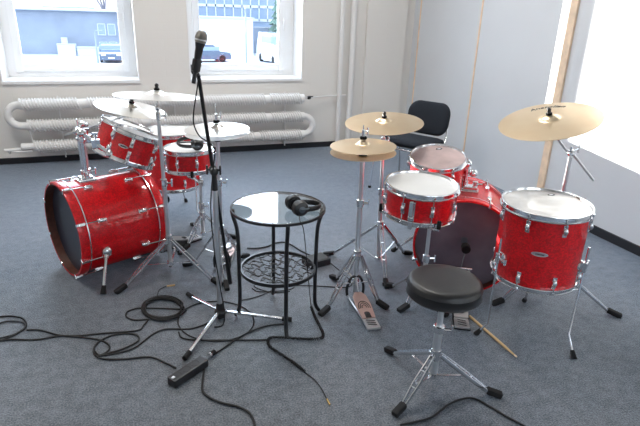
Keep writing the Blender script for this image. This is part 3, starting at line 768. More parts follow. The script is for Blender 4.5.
def hihat(label, base, top, feet, axis, R, pedal_dir, labt, labb, clutch_h=.12, zt=.26):
    root = thing('hi_hat_stand', label, 'stand', (base[0], base[1], 0))
    T = L(root, top)+V(axis).normalized()*.03; z = V(axis).normalized()
    q = T-z*.05
    def at(zz): return V((q.x*zz/q.z, q.y*zz/q.z, zz))
    zm = T.z*.62
    pole(root, [(V((0, 0, .03)), at(zm), .0135), (at(zm-.02), at(T.z-.075), .0115)], [(at(zm), .020, (1, -.5, 0))])
    b = MB(); b.cyl(at(T.z-.10), at(T.z-.062), .020, 16, .024); b.build('seat_cup', M['plastic'], root)
    MB().cyl(at(T.z-.08), T+z*clutch_h, .0032, 8).build('pull_rod', M['chrome'], root)
    MB().cyl(T+z*.006, T+z*.02, .018, 16).build('felt', M['felt'], root)
    b = MB(); b.cyl(T+z*.018, T+z*.055, .008, 12); wingnut(b, T+z*.045, (1, .2, 0), .9); b.build('clutch', M['chrome'], root)
    tripod(root, (0, 0, 0), [L(root, f) for f in feet], zt, .10)
    d = V(pedal_dir).normalized(); n = V((-d.y, d.x, 0))
    # frame around the rod, heel and footboard
    fr = MB(); pts = [n*.045+V((0, 0, .01)), n*.048+V((0, 0, .06)), n*.03+V((0, 0, .115)), V((0, 0, .13)), -n*.03+V((0, 0, .115)), -n*.048+V((0, 0, .06)), -n*.045+V((0, 0, .01))]
    fr.tube(catmull(pts, 4), .008, 8); fr.build('pedal_frame', M['black_metal'], root)
    MB().cyl(d*.05+V((0, 0, .055)), V((0, 0, .13)), .006, 8).build('pedal_chain', M['steel'], root)
    toe = d*.05+V((0, 0, .05)); heel = d*.35+V((0, 0, .012)); mid = d*.26+V((0, 0, .018))
    x = (toe-mid).normalized(); zz = x.cross(n).normalized(); 
    if zz.z < 0: zz = -zz
    y = zz.cross(x); mm = Matrix((x, y, zz)).transposed().to_4x4(); mm.translation = mid
    Lf = (toe-mid).length; outl = [(0, -.036), (Lf*.5, -.043), (Lf*.85, -.038), (Lf, -.02), (Lf*1.02, 0), (Lf, .02), (Lf*.85, .038), (Lf*.5, .043), (0, .036)]
    fb = MB().prism(outl, 0, .006, mm).build('footboard', M['pedal_copper'], root)
    g = MB()
    for rr in (.030, .021, .012):
        for off in (Lf*.62,):
            pts = [(off-.0+rr*1.7*math.cos(t)-.05, rr*1.05*math.sin(t), .0065) for t in [(-PI*.55)+PI*1.1*k/12 for k in range(13)]]
            g.tube([mm @ V(p) for p in pts], .0022, 5)
    g.build('arc_print', M['print_black'], fb)
    lg = MB(); lg.ball(mm @ V((.035, 0, .006)), .016, (1, 1, .25)); lg.box(mm @ V((.015, 0, .007)), (.03, .03, .002), mm.to_3x3().to_4x4()); lg.build('pad_logo', M['print_black'], fb)
    hp = MB(); hp.bar(mid+V((0, 0, -.004))+d*.003, heel+d*.0, .072, .012, (0, 0, 1), .003); h = hp.build('heel_plate', M['pedal_plate'], root)
    st = MB()
    for k in range(3): c = mid.lerp(heel, .3+.2*k)+V((0, 0, .007)); st.bar(c-n*.022-d*.006, c+n*.022+d*.006, .004, .0015)
    st.build('heel_print', M['print_black'], h)
    st = MB()
    for s in (-1, 1): st.cyl(n*s*.045+V((0, 0, .012)), mid+n*s*.03+V((0, 0, -.006)), .005, 8)
    st.build('radius_rod', M['steel'], root)
    a = V(axis).normalized()
    o = MB().lathe(cymbal_prof(R, .011, .018), 96).build('hi_hat_cymbal', M['bronze_pale' if 'left kit' in labt else 'bronze']); o.location = V(top); o.rotation_euler = rot_axis(axis); tag(o, labt, 'cymbal')
    o = MB().lathe([(r, -zz_) for r, zz_ in cymbal_prof(R, .011, .018)], 96).build('hi_hat_cymbal', M['bronze_pale' if 'left kit' in labt else 'bronze']); o.location = V(top)-a*(.022 if 'left kit' in labt else .034); o.rotation_euler = rot_axis(axis)
    tag(o, labb, 'cymbal'); return root
hihat('chrome hi-hat stand of the left kit beside the microphone stand', (.45, 2.93), (.451, 2.927, .872), [(.24, 3.03, 0), (.63, 3.05, 0), (.43, 2.66, 0)], (-.03, -.01, 1), .18, (.35, .9, 0),
      'top hi-hat cymbal of the left kit, right of the snare drum', 'bottom hi-hat cymbal of the left kit, under its twin', .11)
hihat('chrome hi-hat stand with copper footboard pedal, between table and stool', (1.105, 2.38), (1.125, 2.432, .858), [(.86, 2.25, 0), (1.215, 2.21, 0), (1.06, 2.62, 0)], (-.04, .0, 1), .172, (-.12, -1, 0),
      'top hi-hat cymbal of the right kit, in front of the grey chair', 'bottom hi-hat cymbal of the right kit, under its twin', .08)

# crash right 1
axC = V((-.09, -.075, 1))
straight_stand('chrome straight stand behind the right hi-hat, holding a bronze cymbal', (1.42, 2.74), (1.403, 2.761, .904), [(1.13, 2.93, 0), (1.68, 2.79, 0), (1.325, 2.42, 0)], axC, .26, .03)
cymbal('crash_cymbal', 'bronze crash cymbal directly in front of the black chair', (1.403, 2.761, .904), axC, .23)
# big crash right 2, boom stand
axD = V((-.31, -.03, 1)); cD = V((1.925, 2.025, 1.039))
root = thing('boom_cymbal_stand', 'chrome boom stand behind the large floor tom at right', 'stand', (2.13, 2.05, 0))
pole(root, [(V((0, 0, .02)), V((0, 0, .5)), .0135), (V((0, 0, .48)), V((0, 0, .84)), .0105)], [(V((0, 0, .5)), .02, (1, 0, 0))])
tail = V((.14, -.05, .715)); tip = L(root, cD)-axD.normalized()*.035
MB().cyl(tail, V((0, 0, .865)), .007, 10).build('boom_tail', M['steel'], root)
MB().tube([V((0, 0, .865)), V((-.05, -.01, .88)), tip.lerp(V((-.05, -.01, .88)), .5), tip], .006, 10).build('boom_arm', M['steel'], root)
b = MB(); b.ball((0, 0, .86), .020); b.cyl((-.02, -.02, .86), (.03, .02, .86), .011, 12); wingnut(b, (.01, 0, .87), (1, -.3, .5)); wingnut(b, (0, 0, .87), (-.8, -.5, .5), .8); b.build('tilter', M['chrome'], root)
tripod(root, (0, 0, 0), [L(root, f) for f in ((1.82, 2.07, 0), (2.40, 1.765, 0), (2.26, 2.38, 0))], .24, .05)
cymbal_top(root, cD, axD)
cyD = cymbal('ride_cymbal', 'largest golden cymbal, script lettering near its far edge, over the floor tom', cD, axD, .237)
def arc(p):
    Rr = .17; a = -p.x/Rr; r = Rr+p.y; t = (r-.052)/(.237-.052)
    x, y = r*math.sin(-a), r*math.cos(a); return V((x, y, .012*(1-t**1.3)+.0014+p.z))
text_mesh('lettering', 'Anatolian', .046, M['print_black'], cyD, Matrix.Rotation(-.64, 4, 'Z'), .0004, .3, arc)

# snare stands
def snare_stand(label, base, feet, drum_c, drum_z, R, polez):
    root = thing('snare_stand', label, 'stand', (base[0], base[1], 0))
    pole(root, [(V((0, 0, .03)), V((0, 0, polez*.6)), .0135), (V((0, 0, polez*.58)), V((0, 0, polez)), .0105)], [(V((0, 0, polez*.6)), .02, (1, -.4, 0))])
    tripod(root, (0, 0, 0), [L(root, f) for f in feet], polez*.42, .05)
    c = L(root, (drum_c[0], drum_c[1], drum_z)); hub = V((c.x, c.y, drum_z-.055))
    b = MB(); b.ball(hub, .022); b.cyl(V((0, 0, polez-.01)), hub, .010, 10); wingnut(b, V((0, 0, polez)), (.6, -1, 0)); b.ball((0, 0, polez), .02)
    b.build('tilter', M['chrome'], root)
    for k in range(3):
        a = 2*PI*k/3+.5; d = V((math.cos(a), math.sin(a), 0))
        r_ = R+.016
        l = MB().tube([hub, hub+d*r_*.6+V((0, 0, .005)), hub+d*(r_+.004)+V((0, 0, .028)), hub+d*(r_+.004)+V((0, 0, .065))], .0055, 8).build('basket_arm', M['chrome'], root)
        MB().cyl(hub+d*(r_+.004)+V((0, 0, .035)), hub+d*(r_+.004)+V((0, 0, .075)), .010, 10).build('rubber_grip', M['rubber'], l)
snare_stand('chrome stand under the snare drum of the left kit', (.40, 3.40), [(.25, 3.25, 0), (.62, 3.36, 0), (.36, 3.68, 0)], (.338, 3.42), .521, .150, .42)
snare_stand('chrome stand under the snare drum of the right kit', (1.43, 2.20), [(1.28, 2.16, 0), (1.49, 2.05, 0), (1.33, 2.44, 0)], (1.337, 2.167), .573, .174, .47)

# ------------------------------------------------------------------ kick pedals
def kick_pedal(label, toe, heel, head_dist=.04):
    toe = V((*toe, 0)); heel = V((*heel, 0)); root = thing('kick_pedal', label, 'pedal', toe)
    d = (heel-toe); Ln = d.length; d.normalize(); n = V((-d.y, d.x, 0))
    MB().bar(V((0, 0, .004))-d*.01, d*(Ln)+V((0, 0, .004)), .085, .006, (0, 0, 1), .002).build('base_plate', M['black_metal'], root)
    b = MB()
    for s in (-1, 1): b.bar(n*s*.045+V((0, 0, .005)), n*s*.045+V((0, 0, .19))+d*.0, .014, .010, d, .002)
    b.cyl(-n*.06+V((0, 0, .185)), n*.06+V((0, 0, .185)), .008, 12); b.build('frame', M['chrome'], root)
    bt = MB().cyl(V((0, 0, .185)), V((0, 0, .33))+d*.07, .0035, 8).build('beater_rod', M['chrome'], root)
    q = V((0, 0, .34))+d*.07; MB().cyl(q-d*.025, q+d*.025, .024, 16).build('beater', M['felt'], bt)
    MB().cyl(V((0, 0, .18))+d*.02, d*.05+V((0, 0, .075)), .004, 6).build('chain', M['steel'], root)
    t = d*.05+V((0, 0, .07)); m_ = d*(Ln*.74)+V((0, 0, .020))
    x = (t-m_).normalized(); y = V((n.x, n.y, 0)); z = x.cross(y).normalized()
    if z.z < 0: z = -z; y = -y
    mm = Matrix((x, y, z)).transposed().to_4x4(); mm.translation = m_; Lf = (t-m_).length
    fb = MB().prism([(0, -.036), (Lf*.5, -.042), (Lf*.9, -.036), (Lf, -.018), (Lf, .018), (Lf*.9, .036), (Lf*.5, .042), (0, .036)], 0, .006, mm).build('footboard', M['pedal_plate'], root)
    MB().ball(mm @ V((.045, 0, .006)), .022, (1, 1, .15)).build('pad_logo', M['print_black'], fb)
    h = MB().bar(m_+V((0, 0, -.006)), d*Ln+V((0, 0, .014)), .075, .010, (0, 0, 1), .003).build('heel_plate', M['pedal_plate'], root)
    b = MB()
    for k in range(3): c = m_.lerp(d*Ln+V((0, 0, .014)), .3+.22*k)+V((0, 0, .006)); b.bar(c-n*.022, c+n*.022+d*.008, .004, .0015)
    b.build('heel_print', M['print_black'], h)
kick_pedal('kick pedal at the right bass drum with pale footboard, partly hidden by the stool', (1.667, 2.205), (1.500, 1.905))
kick_pedal('kick pedal at the batter side of the left bass drum', (.098, 3.302), (.375, 3.44))

# ------------------------------------------------------------------ stool
st = thing('drum_stool', 'round black padded drum stool on chrome double braced tripod', 'stool', (1.113, 1.560, 0))
R = .148; zt = .53
MB().lathe([(0, zt-.003), (R*.5, zt-.002), (R*.84, zt-.001), (R*.93, zt-.005), (R*.98, zt-.014), (R, zt-.024), (R+.0015, zt-.027), (R, zt-.030), (R, zt-.060), (R+.0015, zt-.063), (R*.97, zt-.070), (R*.85, zt-.073), (0, zt-.073)], 72, Matrix.Translation(V((.004, .006, 0)))).build('seat', M['vinyl'], st)
b = MB(); b.cyl((0, 0, .30), (0, 0, zt-.072), .0125, 16); b.build('seat_post', M['steel'], st)
b = MB(); b.cyl((0, 0, .07), (0, 0, .31), .0175, 18); b.build('lower_tube', M['steel'], st)
b = MB(); b.cyl((0, 0, .285), (0, 0, .32), .024, 18); wingnut(b, (.02, -.01, .30), (1, -.5, 0)); b.build('height_clamp', M['chrome'], st)
tripod(st, (0, 0, 0), [V((.887, 1.459, 0))-V(st.location), V((1.365, 1.425, 0))-V(st.location), V((1.05, 1.86, 0))-V(st.location)], .175, .075, .06, r_strip=.010)

# ------------------------------------------------------------------ glass side table
tb = thing('glass_side_table', 'round glass side table with black steel legs and wire shelf', 'table', (.636, 2.31, 0))
R = .226; zt = .613
MB().lathe([(0, zt), (R-.006, zt), (R-.004, zt-.0001), (R, zt-.003), (R, zt-.006), (R-.004, zt-.0079), (R-.006, zt-.008), (0, zt-.008)], 96).build('table_top', M['table_glass'], tb)
MB().lathe([(R-.001, zt+.001), (R+.005, zt), (R+.005, zt-.012), (R-.001, zt-.013), (R-.001, zt+.001)], 96).build('rim', M['black_metal'], tb)
for a in (-94, -6, 82, 165):
    a = math.radians(a); d = V((math.cos(a), math.sin(a), 0))
    pts = [d*(R-.006)+V((0, 0, zt-.014)), d*(R-.008)+V((0, 0, zt-.05)), d*(R-.026)+V((0, 0, zt-.13)), d*(R-.030)+V((0, 0, .32)), d*(R-.030)+V((0, 0, .10)), d*(R-.022)+V((0, 0, .04)), d*(R-.004)+V((0, 0, .010))]
    MB().tube(catmull(pts, 6), .0100, 10).build('leg', M['black_metal'], tb)
MB().lathe([(.182, .272), (.191, .272), (.191, .290), (.182, .290), (.182, .272)], 72).build('shelf_ring', M['black_metal'], tb)
w = MB(); random.seed(3)
for row in range(7):
    y = -.15+row*.05; hw = math.sqrt(.183**2-y*y); pts = []
    n = int(hw/.011)
    for k in range(n*2+1):
        x = -hw+hw*k/n; pts.append((x, y+.018*math.sin(k*1.35+row*1.7), .281+.003*math.cos(k)))
    w.tube(catmull(pts, 3), .0024, 5)
    w.tube(catmull([(p[0]*.96+.01*math.sin(q*2.1), p[1]+.012*math.cos(q*2.3), p[2]) for q, p in enumerate(pts) if math.hypot(p[0], p[1]) < .17], 3), .0022, 5)
w.build('wire_mesh', M['black_metal'], tb)
b = MB(); b.lathe([(.0, .555), (.012, .556), (.03, .5585), (0, .5585)], 16, Matrix.Translation(V((0, 0, -.002))))
# ------------------------------------------------------------------ headphones
def headphones(label, loc, rz, squash=1, grey='headband_grey'):
    root = thing('headphones', label, 'headphones', loc, rz)
    # lying flat: headband arc in the horizontal plane, cups at the ends facing each other
    root.scale = (.9, .9, .9)
    hw = .050
    pts = [(-hw, .0, .035), (-hw-.006, .05, .033), (-hw*.75, .105, .030), (0, .130, .028), (hw*.75, .105, .030), (hw+.006, .05, .033), (hw, 0, .035)]
    MB().tube(catmull(pts, 6), .014, 10, flat=(.45, 1.0)).build('headband', M['plastic'], root)
    for s in (-1, 1):
        m = Matrix.Translation(V((s*hw*.95, -.005, .042))) @ Matrix.Rotation(s*PI/2, 4, 'Y') @ Matrix.Diagonal((1, 1.05, 1, 1))
        c = MB(m).lathe([(0, .030), (.022, .029), (.036, .022), (.041, .010), (.041, 0), (0, 0)], 28).build('ear_cup', M['plastic'], root)
        MB(m).lathe([(0, .0315), (.014, .0315), (.018, .029), (0, .029)], 24).build('cup_ring', M[grey], c)
        MB(m).lathe([(.022, 0), (.039, 0), (.042, -.008), (.038, -.020), (.026, -.022), (.020, -.012), (.022, 0)], 28).build('ear_pad', M['vinyl'], c)
        y = MB().tube(catmull([(s*(hw+.014), -.035, .042), (s*(hw+.032), -.0, .045), (s*(hw+.014), .036, .042)], 5), .005, 8).build('yoke', M[grey], root)
    return root
headphones('black headphones lying folded on the glass side table', (.700, 2.205, .6145), math.radians(-84))
headphones('black headphones lying on the snare drum of the left kit', (.385, 3.40, .668), math.radians(88)).rotation_euler.y = -.36

# ------------------------------------------------------------------ microphone and stand
ms = thing('microphone_stand', 'tall boom microphone stand with chrome tripod legs left of glass table', 'stand', (.345, 2.375, 0))
b = MB(); b.cyl((0, 0, .02), (0, 0, .71), .0125, 16); b.build('lower_tube', M['steel'], ms)
b = MB(); b.cyl((0, 0, .70), (0, 0, .79), .009, 16); b.build('upper_tube', M['steel'], ms)
b = MB(); b.cyl((0, 0, .70), (0, 0, .775), .0155, 16, .012); b.build('grip', M['plastic'], ms)
lo = L(ms, (.436, 2.575, .085)); hi = L(ms, (.287, 2.305, 1.235))
piv = lo.lerp(hi, .58)
sh = V((0, 0, .79))-V((piv.x, piv.y, .79)); 
b = MB(); b.cyl(lo, hi, .0085, 12); b.cyl(lo, lo.lerp(hi, .12), .012, 12); b.build('boom_arm', M['black_metal'], ms)
b = MB(); pv = lo.lerp(hi, (.795-lo.z)/(hi.z-lo.z)); b.cyl(V((0, 0, .79)), pv, .014, 12); b.ball((0, 0, .79), .020); b.ball(pv, .019); wingnut(b, pv, (-1, -.3, 0)); wingnut(b, V((0, 0, .80)), (1, -.5, 0)); b.build('boom_clutch', M['plastic'], ms)
b = MB(); b.ball((0, 0, .035), .032, (1, 1, .9)); b.cyl((0, 0, .008), (0, 0, .09), .024, 18, .018); b.build('hub', M['plastic'], ms)
for f in ((.138, 2.077), (.675, 2.240), (.215, 2.64)):
    f = L(ms, (*f, .0)); d = f.normalized(); 
    l = MB().bar(d*.02+V((0, 0, .042)), f-d*.02+V((0, 0, .014)), .016, .012, (0, 0, 1), .003).build('leg', M['chrome'], ms)
    MB().cyl(f-d*.035+V((0, 0, .0155)), f+d*.015+V((0, 0, .0135)), .0125, 12).build('rubber_foot', M['rubber'], l)
# clip
mt_ = V((.272, 2.285, 1.25)); mh = V((.302, 2.285, 1.385)); md = (mh-mt_).normalized()
b = MB(); b.cyl(hi, L(ms, mt_)+md*.012+V((0, .028, -.01)), .009, 12); b.ball(L(ms, mt_)+V((.0, .028, .0)), .014)
b.cyl(L(ms, mt_)+md*.005+V((0, .0, 0)), L(ms, mt_)+md*.055, .0185, 16, .0195); b.bar(L(ms, mt_)+V((0, .02, .0)), L(ms, mt_)+V((0, .02, .03)), .012, .03, (1, 0, 0)); b.build('mic_clip', M['plastic'], ms)
mic = thing('microphone', 'black handheld microphone with wire grille clipped atop the boom stand', 'microphone', mt_, 0)
mm = frame_z(md)
MB(mm).lathe([(0, 0), (.0115, 0), (.012, .01), (.0165, .10), (.020, .115), (.0215, .12), (0, .12)], 28).build('body', M['plastic'], mic)
MB(mm).lathe([(0, .119), (.0225, .121), (.0245, .132), (.0250, .142), (.0215, .158), (.014, .168), (0, .171)], 28).build('grille', M['mesh_grille'], mic)
MB(mm).lathe([(.0225, .1285), (.0256, .131), (.0256, .1345), (.0225, .137)], 28).build('grille_ring', M['steel'], mic)
b = MB(mm); b.cyl((0, 0, -.045), (0, 0, .0), .0085, 14, .0095); b.build('connector', M['plastic'], mic)

# ------------------------------------------------------------------ chair
fx = V((-.86, -.52, 0)).normalized()
ch = thing('conference_chair', 'charcoal padded visitor chair by the right wall behind the right kit', 'chair', (2.375, 4.085, 0), math.atan2(fx.y, fx.x)+PI/2)
# local: faces -Y, x to the side
def cushion(w, d, t, rr):
    bm = bmesh.new(); n = 14; out = []
    for cx_, cy_, a0 in ((w/2-rr, d/2-rr, 0), (-w/2+rr, d/2-rr, PI/2), (-w/2+rr, -d/2+rr, PI), (w/2-rr, -d/2+rr, 1.5*PI)):
        for k in range(n): a = a0+PI/2*k/(n-1); out.append((cx_+rr*math.cos(a), cy_+rr*math.sin(a)))
    return out
def pad(mtx, w, d, t, rr, crown=.012, curve=0):
    o = cushion(w, d, t, rr); N = len(o); b = MB(mtx); rings = []
    prof = [(.0, t/2+crown), (.5, t/2+crown*.8), (.85, t/2+crown*.3), (.96, t/2*.8), (1.0, 0), (.96, -t/2*.8), (.85, -t/2), (.5, -t/2), (0, -t/2)]
    vs = []; fs = []; ids = []
    for s_, z in prof:
        if s_ == 0: ids.append([len(vs)]); vs.append((0, 0, z))
        else:
            ids.append(list(range(len(vs), len(vs)+N))); vs += [(x*s_, y*s_, z+curve*(x*s_)**2) for x, y in o]
    for a, c in zip(ids, ids[1:]):
        for k in range(N):
            k2 = (k+1) % N
            if len(a) == 1: fs.append((a[0], c[k], c[k2]))
            elif len(c) == 1: fs.append((a[k2], a[k], c[0]))
            else: fs.append((a[k2], a[k], c[k], c[k2]))
    return b.add(vs, fs, True)
pad(Matrix.Translation(V((0, -.0, .445))) @ Matrix.Rotation(-.05, 4, 'X'), .46, .43, .05, .07).build('seat', M['fabric'], ch, 70)
pad(Matrix.Translation(V((0, .27, .615))) @ Matrix.Rotation(PI/2-.20, 4, 'X'), .43, .30, .045, .11, .010, .5).build('backrest', M['fabric'], ch, 70)
pad(Matrix.Translation(V((0, .0, .414))) @ Matrix.Rotation(-.05, 4, 'X'), .43, .40, .012, .06, 0).build('seat_shell', M['plastic'], ch, 70)
for s in (-1, 1):
    b = MB(); b.tube(catmull([(s*.23, -.19, .41), (s*.245, -.20, .38), (s*.255, -.235, .2), (s*.265, -.25, .011)], 5), .010, 10); l = b.build('leg', M['chrome'], ch); MB().cyl((s*.265, -.25, 0), (s*.265, -.25, .02), .014, 10).build('rubber_foot', M['rubber'], l)
    b = MB(); b.tube(catmull([(s*.23, .18, .41), (s*.245, .20, .38), (s*.255, .235, .2), (s*.265, .27, .011)], 5), .010, 10); l = b.build('leg', M['chrome'], ch); MB().cyl((s*.265, .27, 0), (s*.265, .27, .02), .014, 10).build('rubber_foot', M['rubber'], l)
    b = MB(); b.tube(catmull([(s*.20, .12, .405), (s*.20, .20, .405), (s*.20, .245, .44), (s*.19, .275, .50), (s*.165, .305, .62)], 6), .009, 10, flat=(1, 1)); b.build('back_support', M['chrome'], ch)
b = MB(); b.tube([(-.235, -.19, .395), (.235, -.19, .395)], .009, 10); b.tube([(-.235, .18, .395), (.235, .18, .395)], .009, 10)
b.tube([(-.21, -.19, .395), (-.21, .18, .395)], .009, 10); b.tube([(.21, -.19, .395), (.21, .18, .395)], .009, 10); b.build('seat_frame', M['chrome'], ch)

# ------------------------------------------------------------------ small things on the floor
def lay(name, label, cat, pts, r, z=None, closed=False, n=8, material='cable', seg=8):
    z = z or r+.001
    P = [V((p[0], p[1], z if len(p) < 3 else p[2])) for p in pts]
    o = MB().tube(catmull(P, n, closed), r, seg, closed).build(name, M[material]); 
    if label: tag(o, label, cat)
    return o
#GC_START
lay('audio_cable', 'black cable running along the carpet from the left picture edge', 'cable', [(-0.721, 2.481), (-0.678, 2.472), (-0.627, 2.465), (-0.516, 2.431), (-0.421, 2.432), (-0.322, 2.406), (-0.21, 2.393), (-0.066, 2.372), (-0.032, 2.412), (-0.006, 2.462)], 0.0042, n=6)
lay('audio_cable', 'black cable with a double loop on the carpet left of the power strip', 'cable', [(-0.572, 2.531), (-0.513, 2.513), (-0.422, 2.441), (-0.322, 2.392), (-0.235, 2.34), (-0.194, 2.285), (-0.198, 2.238), (-0.244, 2.212), (-0.259, 2.273), (-0.235, 2.331), (-0.168, 2.367), (-0.081, 2.345), (-0.06, 2.286), (-0.124, 2.239), (-0.193, 2.22), (-0.244, 2.212), (-0.205, 2.177), (-0.124, 2.152), (-0.017, 2.134), (0.049, 2.068), (0.088, 2.019)], 0.0042, n=6)
lay('audio_cable', 'black cable from the carpet loops to the microphone stand hub', 'cable', [(-0.254, 2.255), (-0.232, 2.216), (-0.18, 2.208), (-0.084, 2.227), (0.006, 2.318), (0.07, 2.344), (0.173, 2.313), (0.233, 2.322), (0.298, 2.35)], 0.004, n=6)
lay('audio_cable', 'black cable loops at the left picture edge on the carpet', 'cable', [(-0.764, 2.711), (-0.718, 2.702), (-0.662, 2.69), (-0.606, 2.649), (-0.58, 2.57), (-0.609, 2.515), (-0.658, 2.479), (-0.711, 2.469), (-0.751, 2.595), (-0.707, 2.636), (-0.664, 2.642), (-0.606, 2.615), (-0.585, 2.562), (-0.621, 2.51), (-0.682, 2.494)], 0.004, n=6)
lay('audio_cable', 'black cable wound into a round coil on the carpet left of microphone stand', 'cable', [(-0.006, 2.462, 0.005), (-0.073, 2.473, 0.005), (-0.111, 2.513, 0.005), (-0.111, 2.563, 0.005), (-0.076, 2.584, 0.005), (-0.03, 2.581, 0.005), (0.172, 2.507, 0.005), (0.161, 2.468, 0.005), (0.136, 2.441, 0.005), (0.1, 2.43, 0.005), (0.061, 2.433, 0.005), (0.023, 2.453, 0.005), (-0.009, 2.485, 0.005), (-0.03, 2.526, 0.005), (-0.035, 2.569, 0.005), (-0.024, 2.608, 0.005), (-0.0, 2.638, 0.005), (0.035, 2.653, 0.005), (0.076, 2.65, 0.005), (0.117, 2.629, 0.005), (0.148, 2.594, 0.005), (0.167, 2.551, 0.005), (0.162, 2.506, 0.0066), (0.151, 2.47, 0.0066), (0.127, 2.445, 0.0066), (0.096, 2.433, 0.0066), (0.063, 2.436, 0.0066), (0.029, 2.453, 0.0066), (0.001, 2.483, 0.0066), (-0.016, 2.521, 0.0066), (-0.02, 2.561, 0.0066), (-0.011, 2.599, 0.0066), (0.009, 2.627, 0.0066), (0.04, 2.642, 0.0066), (0.077, 2.639, 0.0066), (0.112, 2.62, 0.0066), (0.139, 2.588, 0.0066), (0.157, 2.548, 0.0066), (0.176, 2.513, 0.0082), (0.162, 2.471, 0.0082), (0.135, 2.441, 0.0082), (0.1, 2.426, 0.0082), (0.061, 2.429, 0.0082), (0.022, 2.45, 0.0082), (-0.01, 2.484, 0.0082), (-0.03, 2.529, 0.0082), (-0.035, 2.577, 0.0082), (-0.027, 2.622, 0.0082), (-0.003, 2.656, 0.0082), (0.035, 2.673, 0.0082), (0.078, 2.67, 0.0082), (0.118, 2.648, 0.0082), (0.152, 2.61, 0.0082), (0.173, 2.562, 0.0082), (0.161, 2.506, 0.0098), (0.149, 2.467, 0.0098), (0.126, 2.438, 0.0098), (0.096, 2.424, 0.0098), (0.061, 2.427, 0.0098), (0.027, 2.445, 0.0098), (-0.0, 2.477, 0.0098), (-0.018, 2.517, 0.0098), (-0.024, 2.562, 0.0098), (-0.016, 2.603, 0.0098), (0.006, 2.634, 0.0098), (0.039, 2.65, 0.0098), (0.076, 2.649, 0.0098), (0.112, 2.629, 0.0098), (0.142, 2.594, 0.0098), (0.16, 2.55, 0.0098), (0.157, 2.507, 0.0114), (0.146, 2.465, 0.0114), (0.124, 2.434, 0.0114), (0.093, 2.419, 0.0114), (0.058, 2.421, 0.0114), (0.024, 2.44, 0.0114), (-0.003, 2.473, 0.0114), (-0.021, 2.516, 0.0114), (-0.028, 2.563, 0.0114), (-0.019, 2.607, 0.0114), (0.005, 2.641, 0.0114), (0.037, 2.659, 0.0114), (0.074, 2.658, 0.0114), (0.111, 2.637, 0.0114), (0.14, 2.6, 0.0114), (0.156, 2.555, 0.0114), (0.162, 2.509, 0.013), (0.153, 2.474, 0.013), (0.129, 2.45, 0.013), (0.096, 2.439, 0.013), (0.058, 2.444, 0.013), (0.022, 2.462, 0.013), (-0.009, 2.491, 0.013), (-0.03, 2.529, 0.013), (-0.037, 2.569, 0.013), (-0.026, 2.605, 0.013), (-0.002, 2.631, 0.013), (0.032, 2.644, 0.013), (0.071, 2.64, 0.013), (0.11, 2.62, 0.013), (0.142, 2.588, 0.013), (0.159, 2.549, 0.013), (0.177, 2.509, 0.0146), (0.166, 2.466, 0.0146), (0.141, 2.436, 0.0146), (0.105, 2.422, 0.0146), (0.066, 2.425, 0.0146), (0.029, 2.445, 0.0146), (-0.002, 2.479, 0.0146), (-0.023, 2.524, 0.0146), (-0.028, 2.571, 0.0146), (-0.017, 2.615, 0.0146), (0.007, 2.649, 0.0146), (0.042, 2.667, 0.0146), (0.084, 2.665, 0.0146), (0.124, 2.643, 0.0146), (0.155, 2.605, 0.0146), (0.173, 2.558, 0.0146), (0.163, 2.508, 0.0162), (0.152, 2.474, 0.0162), (0.128, 2.45, 0.0162), (0.096, 2.44, 0.0162), (0.061, 2.443, 0.0162), (0.026, 2.461, 0.0162), (-0.004, 2.49, 0.0162), (-0.022, 2.527, 0.0162), (-0.026, 2.565, 0.0162), (-0.017, 2.601, 0.0162), (0.004, 2.628, 0.0162), (0.036, 2.641, 0.0162), (0.074, 2.637, 0.0162), (0.111, 2.618, 0.0162), (0.139, 2.587, 0.0162), (0.157, 2.548, 0.0162), (0.163, 2.51, 0.0178), (0.151, 2.471, 0.0178), (0.127, 2.443, 0.0178), (0.096, 2.429, 0.0178), (0.062, 2.432, 0.0178), (0.027, 2.45, 0.0178), (-0.001, 2.482, 0.0178), (-0.017, 2.522, 0.0178), (-0.022, 2.565, 0.0178), (-0.014, 2.607, 0.0178), (0.007, 2.638, 0.0178), (0.039, 2.654, 0.0178), (0.077, 2.652, 0.0178), (0.113, 2.632, 0.0178), (0.141, 2.598, 0.0178), (0.16, 2.554, 0.0178)], 0.004, n=3)
lay('jack_cable', 'thin black cable with a tan plug beside the cable coil', 'cable', [(0.049, 2.665), (0.052, 2.71), (0.068, 2.764), (0.103, 2.79)], 0.0025, n=6)
lay('microphone_cable_loop', 'large thin black cable loop around the microphone stand base', 'cable', [(0.503, 2.288), (0.486, 2.244), (0.458, 2.207), (0.422, 2.181), (0.38, 2.166), (0.335, 2.162), (0.289, 2.17), (0.245, 2.19), (0.205, 2.219), (0.172, 2.257), (0.148, 2.302), (0.135, 2.351), (0.133, 2.4), (0.144, 2.448), (0.168, 2.49), (0.203, 2.523), (0.247, 2.544), (0.297, 2.55), (0.349, 2.542), (0.399, 2.52), (0.442, 2.485), (0.476, 2.44), (0.498, 2.39), (0.507, 2.338), (0.503, 2.288)], 0.0035, n=6)
lay('audio_cable', 'black cable crossing the carpet towards the coiled headphone cord', 'cable', [(0.128, 2.299), (0.141, 2.242), (0.217, 2.201), (0.355, 2.159), (0.47, 2.124), (0.531, 2.109)], 0.004, n=6)
lay('extension_cable', 'brownish black cable from under the table to its plug by the power strip', 'cable', [(0.657, 2.212), (0.597, 2.226), (0.529, 2.223), (0.434, 2.187), (0.361, 2.14), (0.306, 2.098), (0.264, 2.071)], 0.004, n=6)
lay('power_cable', 'black cable from the power strip to the lower picture edge', 'cable', [(0.204, 1.968), (0.191, 1.908), (0.18, 1.831), (0.202, 1.78), (0.243, 1.735), (0.297, 1.697), (0.333, 1.653), (0.343, 1.61), (0.34, 1.545)], 0.0048, n=6)
